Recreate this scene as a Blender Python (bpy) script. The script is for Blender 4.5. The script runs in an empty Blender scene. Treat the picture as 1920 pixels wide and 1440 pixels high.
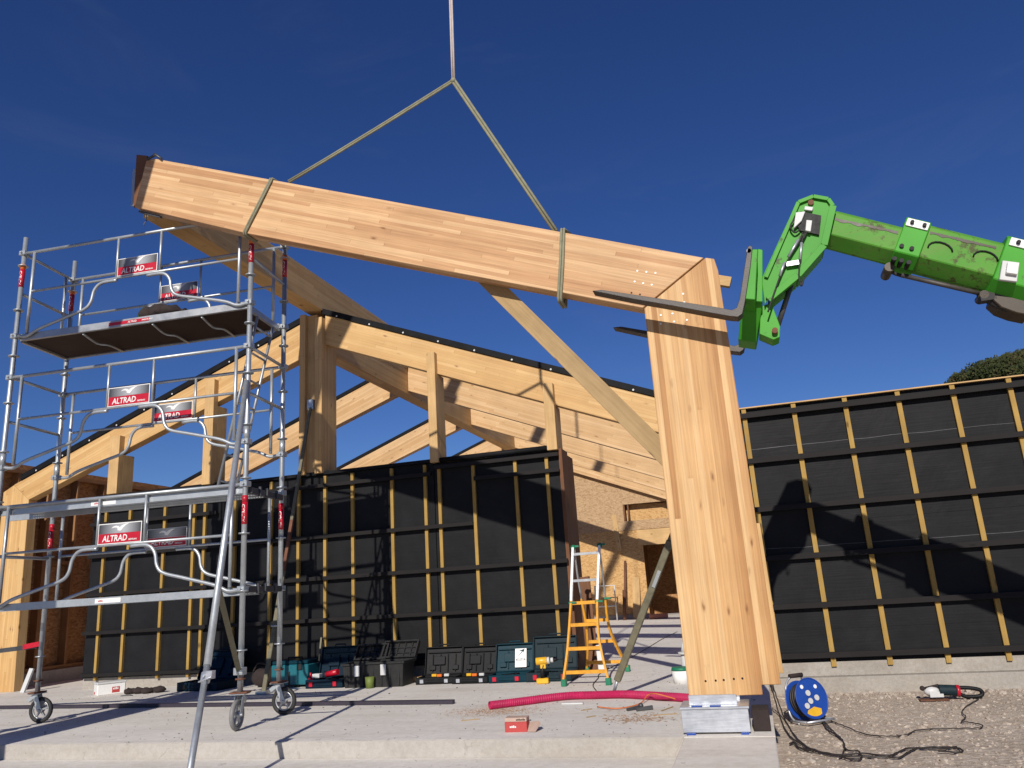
import bpy, bmesh, math, random
from mathutils import Vector, Matrix, noise
random.seed(7)
V = Vector
# ------------------------------------------------------------------ camera
scn = bpy.context.scene
CAMZ, FPX = 1.0, 1460.0
def cam_matrix(p, r, y):
    cy, sy = math.cos(y), math.sin(y)
    Rz = Matrix(((cy, sy, 0), (-sy, cy, 0), (0, 0, 1)))
    cp, sp = math.cos(p), math.sin(p)
    R0 = Matrix(((1, 0, 0), (0, -sp, cp), (0, -cp, -sp)))
    cr, sr = math.cos(r), math.sin(r)
    Rr = Matrix(((cr, sr, 0), (-sr, cr, 0), (0, 0, 1)))
    return Rr @ R0 @ Rz
RC = cam_matrix(math.radians(14.78), math.radians(-3.66), math.radians(15.85))
cd = bpy.data.cameras.new("camera"); cam = bpy.data.objects.new("camera", cd)
scn.collection.objects.link(cam); scn.camera = cam
M4 = RC.transposed().to_4x4(); M4.translation = V((0, 0, CAMZ)); cam.matrix_world = M4
cd.sensor_width = 36.0; cd.lens = 36.0 * FPX / 1920.0; cd.clip_start = 0.05; cd.clip_end = 3000
RT = RC.transposed()
def at(x, y, Y):
    "point on the world plane y=Y that was measured at this place"
    d = RT @ V((x - 960, -(y - 720), -FPX)); t = Y / d.y
    return V((d.x * t, Y, CAMZ + d.z * t))
def fl(x, y, z=0.0):
    d = RT @ V((x - 960, -(y - 720), -FPX)); t = (z - CAMZ) / d.z
    return V((d.x * t, d.y * t, z))
# ------------------------------------------------------------------ world, sun, exposure
SUN_EL = 29.4
w = bpy.data.worlds.new("World"); scn.world = w; w.use_nodes = True
nt = w.node_tree; bg = nt.nodes["Background"]
sky = nt.nodes.new("ShaderNodeTexSky"); sky.sky_type = 'NISHITA'; sky.sun_disc = False
sky.sun_elevation = math.radians(SUN_EL); sky.sun_rotation = math.radians(176)
sky.altitude = 600; sky.air_density = 1.0; sky.dust_density = 0.0; sky.ozone_density = 7.0
hsv = nt.nodes.new("ShaderNodeHueSaturation"); hsv.inputs['Saturation'].default_value = 1.12; hsv.inputs['Hue'].default_value = 0.516
nt.links.new(sky.outputs[0], hsv.inputs['Color']); 
tcw = nt.nodes.new("ShaderNodeTexCoord"); mpw = nt.nodes.new("ShaderNodeMapping"); mpw.inputs['Scale'].default_value = (1.2, 1.2, 5.0); mpw.inputs['Rotation'].default_value = (.25, .1, .6)
nt.links.new(tcw.outputs['Generated'], mpw.inputs[0]); nzw = nt.nodes.new("ShaderNodeTexNoise"); nzw.inputs['Scale'].default_value = 2.2; nzw.inputs['Detail'].default_value = 8; nzw.inputs['Roughness'].default_value = .62; nzw.inputs['Distortion'].default_value = .6
nt.links.new(mpw.outputs[0], nzw.inputs['Vector']); rw_ = nt.nodes.new("ShaderNodeMapRange"); rw_.inputs[1].default_value = .54; rw_.inputs[2].default_value = .80; rw_.inputs[4].default_value = .06
nt.links.new(nzw.outputs[0], rw_.inputs[0]); mxw = nt.nodes.new("ShaderNodeMixRGB"); nt.links.new(rw_.outputs[0], mxw.inputs[0]); nt.links.new(hsv.outputs[0], mxw.inputs[1]); mxw.inputs[2].default_value = (3.6, 4.2, 5.0, 1)
nt.links.new(mxw.outputs[0], bg.inputs[0]); bg.inputs[1].default_value = 0.066
sd = bpy.data.lights.new("sun", 'SUN'); so = bpy.data.objects.new("sun", sd); scn.collection.objects.link(so)
sd.energy = 4.2; sd.angle = math.radians(0.5); sd.color = (1.0, 0.94, 0.85)
so.rotation_euler = V((-0.069, 1.0, -0.5645)).to_track_quat('-Z', 'Y').to_euler(); so.location = (0, -5, 12)
scn.view_settings.view_transform = 'Standard'; scn.view_settings.look = 'None'
scn.view_settings.exposure = 0.12; scn.view_settings.gamma = 1.0
scn.render.engine = 'CYCLES'; scn.cycles.max_bounces = 6

# ------------------------------------------------------------------ materials
MATS = {}
class N:
    def __init__(s, name):
        s.m = bpy.data.materials.new(name); s.m.use_nodes = True; s.t = s.m.node_tree
        s.b = s.t.nodes["Principled BSDF"]; MATS[name] = s.m
    def n(s, typ, ins=None, **kw):
        o = s.t.nodes.new("ShaderNode" + typ)
        for k, v in kw.items(): setattr(o, k, v)
        for k, v in (ins or {}).items(): s.set(o, k, v)
        return o
    def set(s, o, k, v):
        i = o.inputs[k]
        if isinstance(v, bpy.types.NodeSocket): s.t.links.new(v, i)
        elif isinstance(v, bpy.types.Node): s.t.links.new(v.outputs[0], i)
        else: i.default_value = v
    def math(s, op, a, b=0.0, c=None):
        d = {0: a, 1: b}
        if c is not None: d[2] = c
        return s.n("Math", d, operation=op).outputs[0]
    def mix(s, f, a, b, bt='MIX'):
        o = s.n("MixRGB", {0: f}, blend_type=bt)
        for k, v in ((1, a), (2, b)):
            if isinstance(v, tuple) and len(v) == 3: v = (*v, 1)
            s.set(o, k, v)
        return o.outputs[0]
    def ramp(s, f, stops):
        o = s.n("ValToRGB", {0: f}); cr = o.color_ramp
        while len(cr.elements) < len(stops): cr.elements.new(0.5)
        for e, (p, c) in zip(cr.elements, stops):
            e.position = p; e.color = (*c, 1) if isinstance(c, tuple) else (c, c, c, 1)
        return o.outputs[0]
    def coord(s, which='Object', scale=(1, 1, 1)):
        tc = s.n("TexCoord"); mp = s.n("Mapping", {0: tc.outputs[which]}); mp.inputs['Scale'].default_value = scale
        return mp.outputs[0]
    def noise(s, vec, scale=5, detail=4, rough=.55, out=0):
        return s.n("TexNoise", {'Vector': vec, 'Scale': scale, 'Detail': detail, 'Roughness': rough}).outputs[out]
    def bump(s, h, strength=.3, dist=.01):
        b = s.n("Bump", {'Height': h, 'Strength': strength, 'Distance': dist}); s.set(s.b, 'Normal', b.outputs[0])
    def fin(s, col=None, rough=None, metal=None, spec=None):
        for k, v in (('Base Color', col), ('Roughness', rough), ('Metallic', metal), ('Specular IOR Level', spec)):
            if v is not None: s.set(s.b, k, (*v, 1) if isinstance(v, tuple) and len(v) == 3 else v)
        return s.m
def simple(name, col, rough=.5, metal=0., vary=.25, vs=6., bump=0., spec=.5):
    g = N(name); v = g.coord()
    f = g.noise(v, vs, 5, .65); f2 = g.noise(v, vs * 9, 3)
    k = g.math('ADD', g.math('MULTIPLY', f, .7), g.math('MULTIPLY', f2, .3))
    lo = tuple(c * (1 - vary) for c in col); hi = tuple(min(1, c * (1 + vary)) for c in col)
    c = g.ramp(k, [(.3, lo), (.7, hi)])
    if bump: g.bump(f2, bump, .004)
    r = g.math('ADD', g.math('MULTIPLY', f, .3), rough - .15)
    return g.fin(c, r, metal, spec)
def glulam(name, base, alt, red, lam=.036, seg=.75, contrast=1.0, line=.75):
    g = N(name); tc = g.n("TexCoord"); sp = g.n("SeparateXYZ", {0: tc.outputs['UV']})
    u, v = sp.outputs[0], sp.outputs[1]
    row = g.math('FLOOR', g.math('DIVIDE', v, lam)); r1 = g.n("TexWhiteNoise", {'W': row}, noise_dimensions='1D').outputs[0]
    u2 = g.math('MULTIPLY_ADD', r1, 7.3, u)
    sg = g.math('FLOOR', g.math('DIVIDE', u2, seg))
    cv = g.n("CombineXYZ", {0: row, 1: sg}); wn = g.n("TexWhiteNoise", {'Vector': cv.outputs[0]}, noise_dimensions='3D')
    gv = g.n("CombineXYZ", {0: g.math('MULTIPLY', u, 1.1), 1: g.math('MULTIPLY', v, 42.0), 2: g.math('MULTIPLY', wn.outputs[0], 40)}).outputs[0]
    grain = g.noise(gv, 1.6, 5, .6)
    big = g.noise(g.n("CombineXYZ", {0: u, 1: v}).outputs[0], 2.2, 3)
    c = g.ramp(wn.outputs[0], [(0, base), (.42, alt), (.72, tuple((a + b) / 2 for a, b in zip(alt, red))), (1, red)])
    c = g.mix(.5 * contrast, c, g.ramp(grain, [(.25, (.66, .60, .52)), (.7, (1.12, 1.1, 1.06))]), 'MULTIPLY')
    c = g.mix(.35, c, g.ramp(big, [(.3, (.72, .70, .66)), (.7, (1.1, 1.1, 1.1))]), 'MULTIPLY')
    fr = g.math('FRACT', g.math('DIVIDE', v, lam))
    ln = g.math('LESS_THAN', fr, .045); c = g.mix(g.math('MULTIPLY', ln, 1 - line), c, (.16, .08, .03))
    fu = g.math('FRACT', g.math('DIVIDE', u2, seg)); lu = g.math('LESS_THAN', fu, .004)
    c = g.mix(g.math('MULTIPLY', lu, .35 if seg < 2 else .08), c, (.2, .1, .04))
    kv = g.n("CombineXYZ", {0: g.math('MULTIPLY', u, 4.2), 1: g.math('MULTIPLY', v, 12.0)}).outputs[0]
    kv = g.n("VectorMath", {0: kv, 1: g.n("VectorMath", {0: g.n("TexNoise", {'Vector': kv, 'Scale': 3.0}).outputs[1], 1: (.25, .25, 0)}, operation='MULTIPLY').outputs[0]}, operation='ADD').outputs[0]
    vo = g.n("TexVoronoi", {'Vector': kv, 'Scale': 1.0}); gate = g.math('GREATER_THAN', g.n("SeparateColor", {0: vo.outputs['Color']}).outputs[0], .66)
    kn = g.ramp(vo.outputs['Distance'], [(.05, 1.0), (.12, 0.35), (.22, 0.0)])
    c = g.mix(g.math('MULTIPLY', g.math('MULTIPLY', kn, gate), .8), c, (.17, .065, .02))
    g.bump(g.math('ADD', grain, g.math('MULTIPLY', ln, -1.0)), .12, .003)
    return g.fin(c, .62, 0., .3)
def board(name, base, dark, contrast=.6):
    g = N(name); tc = g.n("TexCoord"); sp = g.n("SeparateXYZ", {0: tc.outputs['UV']}); u, v = sp.outputs[0], sp.outputs[1]
    gv = g.n("CombineXYZ", {0: g.math('MULTIPLY', u, 1.0), 1: g.math('MULTIPLY', v, 26.0)}).outputs[0]
    grain = g.noise(gv, 2.0, 6, .65); big = g.noise(g.n("CombineXYZ", {0: u, 1: v}).outputs[0], 3., 4)
    c = g.mix(contrast, base, g.ramp(grain, [(.3, dark), (.65, base)]))
    c = g.mix(.5, c, g.ramp(big, [(.3, (.62, .6, .55)), (.7, (1.15, 1.15, 1.15))]), 'MULTIPLY')
    kv = g.n("CombineXYZ", {0: g.math('MULTIPLY', u, 3.2), 1: g.math('MULTIPLY', v, 9.0)}).outputs[0]
    vo = g.n("TexVoronoi", {'Vector': kv, 'Scale': 1.0}); gate = g.math('GREATER_THAN', g.n("SeparateColor", {0: vo.outputs['Color']}).outputs[0], .5)
    kn = g.ramp(vo.outputs['Distance'], [(.06, 1.0), (.16, 0.0)])
    c = g.mix(g.math('MULTIPLY', g.math('MULTIPLY', kn, gate), .75), c, tuple(x * .3 for x in dark))
    g.bump(grain, .2, .002); return g.fin(c, .7, 0., .25)
M = {}
M['glulam_hoisted'] = glulam('glulam_hoisted', (.70, .47, .265), (.61, .38, .20), (.49, .265, .13), .034, 1.6, 1.6, .82)
M['glulam_column'] = glulam('glulam_column', (.69, .46, .235), (.62, .375, .17), (.46, .24, .095), .042, 5.0, 1.5, .85)
M['glulam'] = glulam('glulam', (.66, .44, .205), (.61, .39, .17), (.55, .33, .135), .04, 1.6, .8, .6)
M['glulam_rear'] = glulam('glulam_rear', (.67, .455, .25), (.61, .395, .20), (.54, .33, .155), .04, 1.6, .8, .6)
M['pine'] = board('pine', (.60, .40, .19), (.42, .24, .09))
M['weathered'] = board('weathered', (.42, .29, .145), (.25, .16, .07))
M['treated'] = board('treated', (.40, .255, .07), (.26, .15, .035))
M['dark_batten'] = board('dark_batten', (.013, .0105, .011), (.007, .006, .006), .7)
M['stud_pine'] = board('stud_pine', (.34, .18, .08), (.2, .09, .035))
M['redbrown'] = board('redbrown', (.19, .085, .04), (.10, .04, .02))
M['plywood_dark'] = board('plywood_dark', (.045, .022, .014), (.02, .01, .007))
def osb(name, a, b, c3, sc=14):
    g = N(name); v = g.coord('UV', (1, 1, 1))
    n = g.n("TexNoise", {'Vector': v, 'Scale': 9.0}).outputs[1]
    vv = g.n("VectorMath", {0: v, 1: g.n("VectorMath", {0: n, 1: (.10, .10, 0)}, operation='MULTIPLY').outputs[0]}, operation='ADD').outputs[0]
    m1 = g.n("Mapping", {0: vv}); m1.inputs['Scale'].default_value = (1, 2.6, 1); m1.inputs['Rotation'].default_value = (0, 0, .5)
    m2 = g.n("Mapping", {0: vv}); m2.inputs['Scale'].default_value = (1, 2.6, 1); m2.inputs['Rotation'].default_value = (0, 0, -1.0)
    sc *= 1.5; v1 = g.n("TexVoronoi", {'Vector': m1.outputs[0], 'Scale': sc}); v2 = g.n("TexVoronoi", {'Vector': m2.outputs[0], 'Scale': sc * .8})
    f1 = g.n("SeparateColor", {0: v1.outputs['Color']}).outputs[0]; f2 = g.n("SeparateColor", {0: v2.outputs['Color']}).outputs[0]
    f = g.math('MULTIPLY_ADD', f1, .5, g.math('MULTIPLY', f2, .5))
    c = g.ramp(f, [(.15, c3), (.45, b), (.8, a)]); g.bump(f, .15, .002)
    return g.fin(c, .65, 0., .25)
M['osb'] = osb('osb', (.58, .37, .16), (.50, .30, .12), (.38, .20, .075))
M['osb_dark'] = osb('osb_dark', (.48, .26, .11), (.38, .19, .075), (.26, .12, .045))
M['osb_grey'] = osb('osb_grey', (.46, .32, .18), (.40, .26, .14), (.30, .18, .09), 16)
g = N('membrane'); v = g.coord(); n1 = g.noise(v, 3, 5, .6)
n2 = g.noise(g.coord('Object', (1.2, 1, 30)), 1.5, 4, .6)
wr = g.n("TexNoise", {'Vector': v, 'Scale': 1.3, 'Detail': 3.0, 'Distortion': 1.2}).outputs[0]
crease = g.ramp(g.math('ABSOLUTE', g.math('SUBTRACT', wr, .5)), [(0, .6), (.006, 0.0)])
c = g.ramp(n1, [(.3, (.0115, .0115, .0128)), (.7, (.0175, .0175, .0190))])
g.bump(g.math('ADD', g.math('MULTIPLY', wr, 3.0), g.math('MULTIPLY', n2, .5)), .3, .012)
M['membrane'] = g.fin(c, .5, 0., .09)
g = N('roof_strip'); v = g.coord(); M['roof_strip'] = g.fin(g.ramp(g.noise(v, 8, 4), [(.3, (.006, .006, .007)), (.7, (.012, .012, .014))]), .6, 0., .12)
M['lap_glint'] = simple('lap_glint', (.06, .06, .065), .5, 0, .7, 3)
def concrete(name, a, b, sc=1.0, stain=.5):
    g = N(name); v = g.coord(); n1 = g.noise(v, 1.1 * sc, 6, .6); n2 = g.noise(v, 14 * sc, 5, .7); n3 = g.noise(v, 90, 2)
    c = g.ramp(n1, [(.3, b), (.7, a)]); c = g.mix(stain, c, g.ramp(n2, [(.3, (.78, .75, .70)), (.65, (1.06, 1.06, 1.06))]), 'MULTIPLY')
    vo = g.n("TexVoronoi", {'Vector': v, 'Scale': 15.0}); gate = g.math('GREATER_THAN', g.n("SeparateColor", {0: vo.outputs['Color']}).outputs[0], .82)
    sp = g.ramp(vo.outputs['Distance'], [(.06, 1.0), (.11, 0.0)]); c = g.mix(g.math('MULTIPLY', g.math('MULTIPLY', sp, gate), .55), c, (.2, .15, .11))
    c = g.mix(.25, c, g.ramp(n3, [(.35, (.8, .8, .8)), (.65, (1.1, 1.1, 1.1))]), 'MULTIPLY')
    st = g.noise(g.coord('Object', (.35, 2.2, 1)), 1.6, 7, .72); c = g.mix(.5, c, g.ramp(st, [(.36, (.80, .775, .73)), (.52, (1, 1, 1)), (.72, (1.05, 1.05, 1.05))]), 'MULTIPLY')
    wv = g.n("TexNoise", {'Vector': v, 'Scale': .9, 'Detail': 6.0, 'Distortion': .4}).outputs[0]; cr = g.ramp(g.math('ABSOLUTE', g.math('SUBTRACT', wv, .5)), [(0, .5), (.0022, 0.0)])
    c = g.mix(g.math('MULTIPLY', cr, g.math('GREATER_THAN', n1, .52)), c, (.25, .23, .2))
    g.bump(g.math('ADD', n2, n3), .25, .005); return g.fin(c, .85, 0., .2)
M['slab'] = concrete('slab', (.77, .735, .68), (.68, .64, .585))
M['concrete_edge'] = concrete('concrete_edge', (.47, .44, .40), (.41, .38, .345), 1.6, .5)  # face painted darker than slab top, to offset the stronger sunlight on it
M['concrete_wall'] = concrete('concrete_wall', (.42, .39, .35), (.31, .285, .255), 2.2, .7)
g = N('gravel_ground'); v = g.coord(); n1 = g.noise(v, .7, 5); n2 = g.noise(v, 9, 6, .7)
vo = g.n("TexVoronoi", {'Vector': v, 'Scale': 32.0}); cc = g.n("SeparateColor", {0: vo.outputs['Color']}).outputs[0]
c = g.ramp(cc, [(0, (.42, .345, .28)), (.5, (.51, .43, .355)), (1, (.60, .52, .44))]); c = g.mix(.6, c, g.ramp(n2, [(.3, (.72, .69, .64)), (.7, (1.08, 1.07, 1.05))]), 'MULTIPLY')
c = g.mix(.4, c, g.ramp(n1, [(.35, (.75, .72, .68)), (.65, (1.1, 1.1, 1.1))]), 'MULTIPLY')
g.bump(g.math('ADD', vo.outputs['Distance'], n2), .45, .012); M['gravel_ground'] = g.fin(c, .9, 0., .15)
g = N('stone'); v = g.coord(); vo = g.n("TexVoronoi", {'Vector': v, 'Scale': 18.0}); cc = g.n("SeparateColor", {0: vo.outputs['Color']}).outputs[0]
c = g.ramp(cc, [(0, (.30, .245, .195)), (.5, (.40, .335, .275)), (1, (.50, .435, .37))]); M['stone'] = g.fin(c, .85, 0., .2)
g = N('galvanised'); v = g.coord(); n1 = g.noise(v, 9, 5, .65); n2 = g.noise(v, 60, 3)
c = g.ramp(n1, [(.3, (.40, .43, .45)), (.7, (.52, .55, .57))]); M['galvanised'] = g.fin(c, g.math('MULTIPLY_ADD', n2, .2, .34), .65)
g = N('zinc_shiny'); v = g.coord(); n1 = g.noise(v, 7, 6, .7); n2 = g.noise(g.coord('Object', (3, 1, 40)), 4, 3)
c = g.ramp(g.math('MULTIPLY_ADD', n2, .4, g.math('MULTIPLY', n1, .6)), [(.3, (.34, .36, .40)), (.7, (.72, .74, .78))]); M['zinc_shiny'] = g.fin(c, .38, .6)
M['alu'] = simple('alu', (.40, .41, .42), .42, .6, .2)
M['steel_dark'] = simple('steel_dark', (.10, .10, .105), .5, .6, .3)
M['fork_steel'] = simple('fork_steel', (.075, .066, .06), .55, .3, .4, 9, .3)
M['rust'] = simple('rust', (.16, .065, .035), .75, .2, .4, 12, .4)
g = N('green_paint'); v = g.coord(); n1 = g.noise(v, 5, 7, .72); n2 = g.noise(g.coord('Object', (2, 8, 8)), 3, 6, .7)
c = g.ramp(g.noise(v, 2, 3), [(.3, (.045, .27, .018)), (.7, (.062, .34, .026))])
c = g.mix(g.ramp(n2, [(.64, 0.0), (.74, .6)]), c, (.12, .13, .03)); c = g.mix(g.ramp(n1, [(.59, 0.0), (.64, .8)]), c, (.05, .035, .02))
M['green_paint'] = g.fin(c, .5, 0., .22)
g = N('green_worn'); v = g.coord(); n1 = g.noise(v, 6, 8, .75); n2 = g.noise(g.coord('Object', (1.2, 6, 9)), 3, 6, .72)
c = g.ramp(g.noise(v, 3, 3), [(.3, (.07, .25, .025)), (.7, (.11, .31, .04))])
c = g.mix(g.ramp(n2, [(.50, 0.0), (.68, .5)]), c, (.16, .21, .06)); c = g.mix(g.ramp(n1, [(.53, 0.0), (.60, .85)]), c, (.06, .042, .018))
M['green_worn'] = g.fin(c, .55, 0., .2)
M['grease'] = simple('grease', (.05, .035, .02), .5, 0, .5, 14)
M['red_paint'] = simple('red_paint', (.46, .008, .025), .35, 0, .2)
M['orange_sticker'] = simple('orange_sticker', (.75, .16, .02), .4, 0, .1)
M['white_paint'] = simple('white_paint', (.78, .77, .75), .4, 0, .06)
M['light_grey'] = simple('light_grey', (.55, .55, .54), .5, 0, .1)
M['black_plastic'] = simple('black_plastic', (.008, .008, .009), .55, 0, .3, 20, .2, .25)
M['charcoal_plastic'] = simple('charcoal_plastic', (.022, .022, .022), .55, 0, .3, 20, .2, .3)
M['navy_plastic'] = simple('navy_plastic', (.004, .016, .03), .5, 0, .25, 12, .2, .15)
M['dark_teal'] = simple('dark_teal', (.003, .030, .045), .5, 0, .25, 12, .2, .15)
M['slate_plastic'] = simple('slate_plastic', (.013, .026, .033), .55, 0, .3, 20, .2, .15)
M['teal_plastic'] = simple('teal_plastic', (.012, .125, .155), .4, 0, .15)
M['yellow_paint'] = simple('yellow_paint', (.66, .30, .018), .45, 0, .3, 14)
M['yellow_plastic'] = simple('yellow_plastic', (.72, .40, .02), .4, 0, .15)
M['green_rubber'] = simple('green_rubber', (.01, .17, .085), .5, 0, .2)
M['blue_plastic'] = simple('blue_plastic', (.010, .055, .30), .45, 0, .15)
M['pink_hose'] = simple('pink_hose', (.42, .018, .085), .6, 0, .3, 10, 0, .3)
M['rubber'] = simple('rubber', (.02, .019, .019), .7, 0, .3)
M['wheel_grey'] = simple('wheel_grey', (.20, .195, .19), .6, 0, .2)
M['cable'] = simple('cable', (.025, .019, .017), .55, 0, .3)
M['orange_cord'] = simple('orange_cord', (.6, .16, .03), .5, 0, .1)
M['cardboard_red'] = simple('cardboard_red', (.42, .05, .045), .6, 0, .12)
M['cardboard_pale'] = simple('cardboard_pale', (.48, .34, .27), .7, 0, .12)
M['cloth_dark'] = simple('cloth_dark', (.028, .018, .016), .9, 0, .4, 20, .6)
M['cloth_green'] = simple('cloth_green', (.02, .06, .035), .9, 0, .4, 20, .6)
M['olive'] = simple('olive', (.13, .17, .03), .6, 0, .2)
M['prop_olive'] = simple('prop_olive', (.15, .135, .085), .6, .2, .35, 16, .3)
M['sling'] = simple('sling', (.24, .23, .15), .85, 0, .3, 14, .5)
M['sling_pale'] = simple('sling_pale', (.50, .43, .40), .85, 0, .2, 14, .5)
M['pvc_black'] = simple('pvc_black', (.035, .028, .042), .5, 0, .2)
M['brick'] = simple('brick', (.5, .2, .11), .8, 0, .25, 20, .3)
M['sawdust'] = simple('sawdust', (.50, .30, .16), .95, 0, .35, 60)
M['bark_dark'] = simple('bark_dark', (.06, .04, .03), .9, 0, .3)
g = N('film'); M['film'] = g.fin((.45, .50, .55), .25, 0.); g.b.inputs['Transmission Weight'].default_value = .35
g = N('sign_fade'); v = g.coord('UV'); sp = g.n("SeparateXYZ", {0: v}); c = g.ramp(sp.outputs[0], [(0, (.03, .03, .035)), (.42, (.33, .34, .36)), (.6, (.40, .41, .43)), (1, (.05, .05, .055))]); M['sign_fade'] = g.fin(c, .35)
g = N('forest'); v = g.coord(); c = g.ramp(g.noise(v, .09, 6, .75), [(.3, (.025, .036, .018)), (.5, (.05, .062, .022)), (.68, (.09, .06, .035))]); M['forest'] = g.fin(c, .9, 0., .1)
for k in list(M):
    M[k].name = k

# ------------------------------------------------------------------ mesh builder
class B:
    def __init__(s): s.v = []; s.f = []; s.uv = []; s.sm = []; s.parts = []
    def add(s, vs, fs, a=V((1, 0, 0)), b=V((0, 0, 1)), sm=False, uvs=None):
        o = len(s.v); s.v += [V(x) for x in vs]; a = V(a).normalized(); b = V(b).normalized(); c = a.cross(b)
        ox, oy = random.random() * 9, random.random() * 3; s.parts.append(((o, o + len(vs)), (len(s.f), len(s.f) + len(fs))))
        for i, f in enumerate(fs):
            s.f.append([o + k for k in f]); s.sm.append(sm[i] if isinstance(sm, list) else sm)
            if uvs: s.uv.append([uvs[k] for k in f])
            else: s.uv.append([(V(vs[k]).dot(a) + ox + V(vs[k]).dot(c) * .05, V(vs[k]).dot(b) + oy + V(vs[k]).dot(c) * .35) for k in f])
        return s
    def box(s, c, d, R=None, a=None):
        c = V(c); h = V(d) / 2; ax = [V((1, 0, 0)), V((0, 1, 0)), V((0, 0, 1))]
        if R: ax = [R @ x for x in ax]
        vs = [c + ax[0] * (i * h.x) + ax[1] * (j * h.y) + ax[2] * (k * h.z) for i in (-1, 1) for j in (-1, 1) for k in (-1, 1)]
        fs = [(0, 1, 3, 2), (4, 6, 7, 5), (0, 4, 5, 1), (2, 3, 7, 6), (0, 2, 6, 4), (1, 5, 7, 3)]
        o = sorted(range(3), key=lambda i: -d[i]); return s.add(vs, fs, ax[o[0]], ax[o[1]])
    def span(s, lo, hi):
        lo, hi = V(lo), V(hi); return s.box((lo + hi) / 2, hi - lo)
    def bar(s, p, q, w, t, up=(0, 0, 1)):
        "rectangular bar; w along 'up' side, t across"
        p, q = V(p), V(q); a = (q - p).normalized(); c = a.cross(V(up)).normalized(); b = c.cross(a)
        vs = [e + b * (i * w / 2) + c * (j * t / 2) for e in (p, q) for i, j in ((-1, -1), (1, -1), (1, 1), (-1, 1))]
        return s.add(vs, [(0, 1, 2, 3), (7, 6, 5, 4), (0, 4, 5, 1), (1, 5, 6, 2), (2, 6, 7, 3), (3, 7, 4, 0)], a, b)
    def tube(s, pts, r, n=10, closed=False, cap=True, r2=None):
        pts = [V(p) for p in pts]; m = len(pts); rings = []; nr = None
        for i, p in enumerate(pts):
            if closed: t = (pts[(i + 1) % m] - pts[i - 1]).normalized()
            else: t = (pts[min(i + 1, m - 1)] - pts[max(i - 1, 0)]).normalized()
            if nr is None:
                nr = t.cross(V((0, 0, 1)) if abs(t.z) < .9 else V((1, 0, 0))).normalized()
            else:
                nr = (nr - t * nr.dot(t)); nr = nr.normalized() if nr.length > 1e-6 else t.orthogonal().normalized()
            bn = t.cross(nr); rr = r if r2 is None else r + (r2 - r) * i / (m - 1)
            rings.append([p + (nr * math.cos(x) + bn * math.sin(x)) * rr for x in [2 * math.pi * k / n for k in range(n)]])
        vs = [x for ring in rings for x in ring]; fs = []; sm = []
        for i in range(m if closed else m - 1):
            j = (i + 1) % m
            for k in range(n): fs.append((i * n + k, i * n + (k + 1) % n, j * n + (k + 1) % n, j * n + k)); sm.append(True)
        if not closed and cap: fs += [tuple(range(n))[::-1], tuple((m - 1) * n + k for k in range(n))]; sm += [False, False]
        return s.add(vs, fs, (pts[-1] - pts[0]) if not closed and (pts[-1] - pts[0]).length > 0 else (1, 0, 0), (0, 1, .01), sm)
    def cyl(s, p, q, r, n=12, r2=None): return s.tube([p, q], r, n, r2=r2)
    def prism(s, poly, y0, y1, a=(1, 0, 0), b=(0, 0, 1)):
        "polygon of (x,z) extruded from y0 to y1"
        n = len(poly); vs = [V((x, y0, z)) for x, z in poly] + [V((x, y1, z)) for x, z in poly]
        ar = sum(poly[i][0] * poly[(i + 1) % n][1] - poly[(i + 1) % n][0] * poly[i][1] for i in range(n))
        f0, f1 = tuple(range(n)), tuple(range(2 * n - 1, n - 1, -1))
        fs = [f0, f1] + [(i, i + n, (i + 1) % n + n, (i + 1) % n) for i in range(n)]
        if ar < 0: fs = [f[::-1] for f in fs]
        return s.add(vs, fs, a, b)
    def ppx(s, pix, Y, t, **k):
        "polygon measured in the plane y=Y, extruded back by t"
        P = [at(x, y, Y) for x, y in pix]; return s.prism([(p.x, p.z) for p in P], Y, Y + t, **k)
    def sphere(s, c, r, n=10, m=7, sc=(1, 1, 1)):
        c = V(c); vs = []; fs = []
        for i in range(m + 1):
            th = math.pi * i / m
            for k in range(n):
                ph = 2 * math.pi * k / n; vs.append(c + V((math.sin(th) * math.cos(ph) * sc[0], math.sin(th) * math.sin(ph) * sc[1], math.cos(th) * sc[2])) * r)
        for i in range(m):
            for k in range(n): fs.append((i * n + k, (i + 1) * n + k, (i + 1) * n + (k + 1) % n, i * n + (k + 1) % n))
        return s.add(vs, fs, sm=True)
    def build(s, name, mat, parent=None, label=None, world=True, bevel=0):
        me = bpy.data.meshes.new(name); off = V((0, 0, 0))
        if parent and world:
            r = parent
            while r.parent: r = r.parent
            off = V(r.location)
        me.from_pydata([tuple(v - off) for v in s.v], [], s.f); me.materials.append(M[mat] if isinstance(mat, str) else mat)
        ul = me.uv_layers.new(name="UVMap"); i = 0
        for f, uvs, sm in zip(me.polygons, s.uv, s.sm):
            f.use_smooth = sm
            for k, uv in zip(f.loop_indices, uvs): ul.data[k].uv = uv
        o = bpy.data.objects.new(name, me); scn.collection.objects.link(o)
        if parent: o.parent = parent
        if label: o['label'] = label
        if bevel:
            bv = o.modifiers.new("edge", 'BEVEL'); bv.width = bevel; bv.segments = 1; bv.limit_method = 'ANGLE'; bv.angle_limit = .7
        return o
def each(b, name, mat, parent, world=True, bevel=0):
    "one object per primitive"
    k = 0
    for (nv, nf) in b.parts:
        q = B(); q.v = b.v[nv[0]:nv[1]]; q.f = [[i - nv[0] for i in f] for f in b.f[nf[0]:nf[1]]]; q.uv = b.uv[nf[0]:nf[1]]; q.sm = b.sm[nf[0]:nf[1]]
        o = q.build(name, mat, parent, world=world, bevel=bevel)
    return o
def tag(o, label, cat, group=None):
    o['label'] = label; o['category'] = cat
    if group: o['group'] = group
    return o
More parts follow.
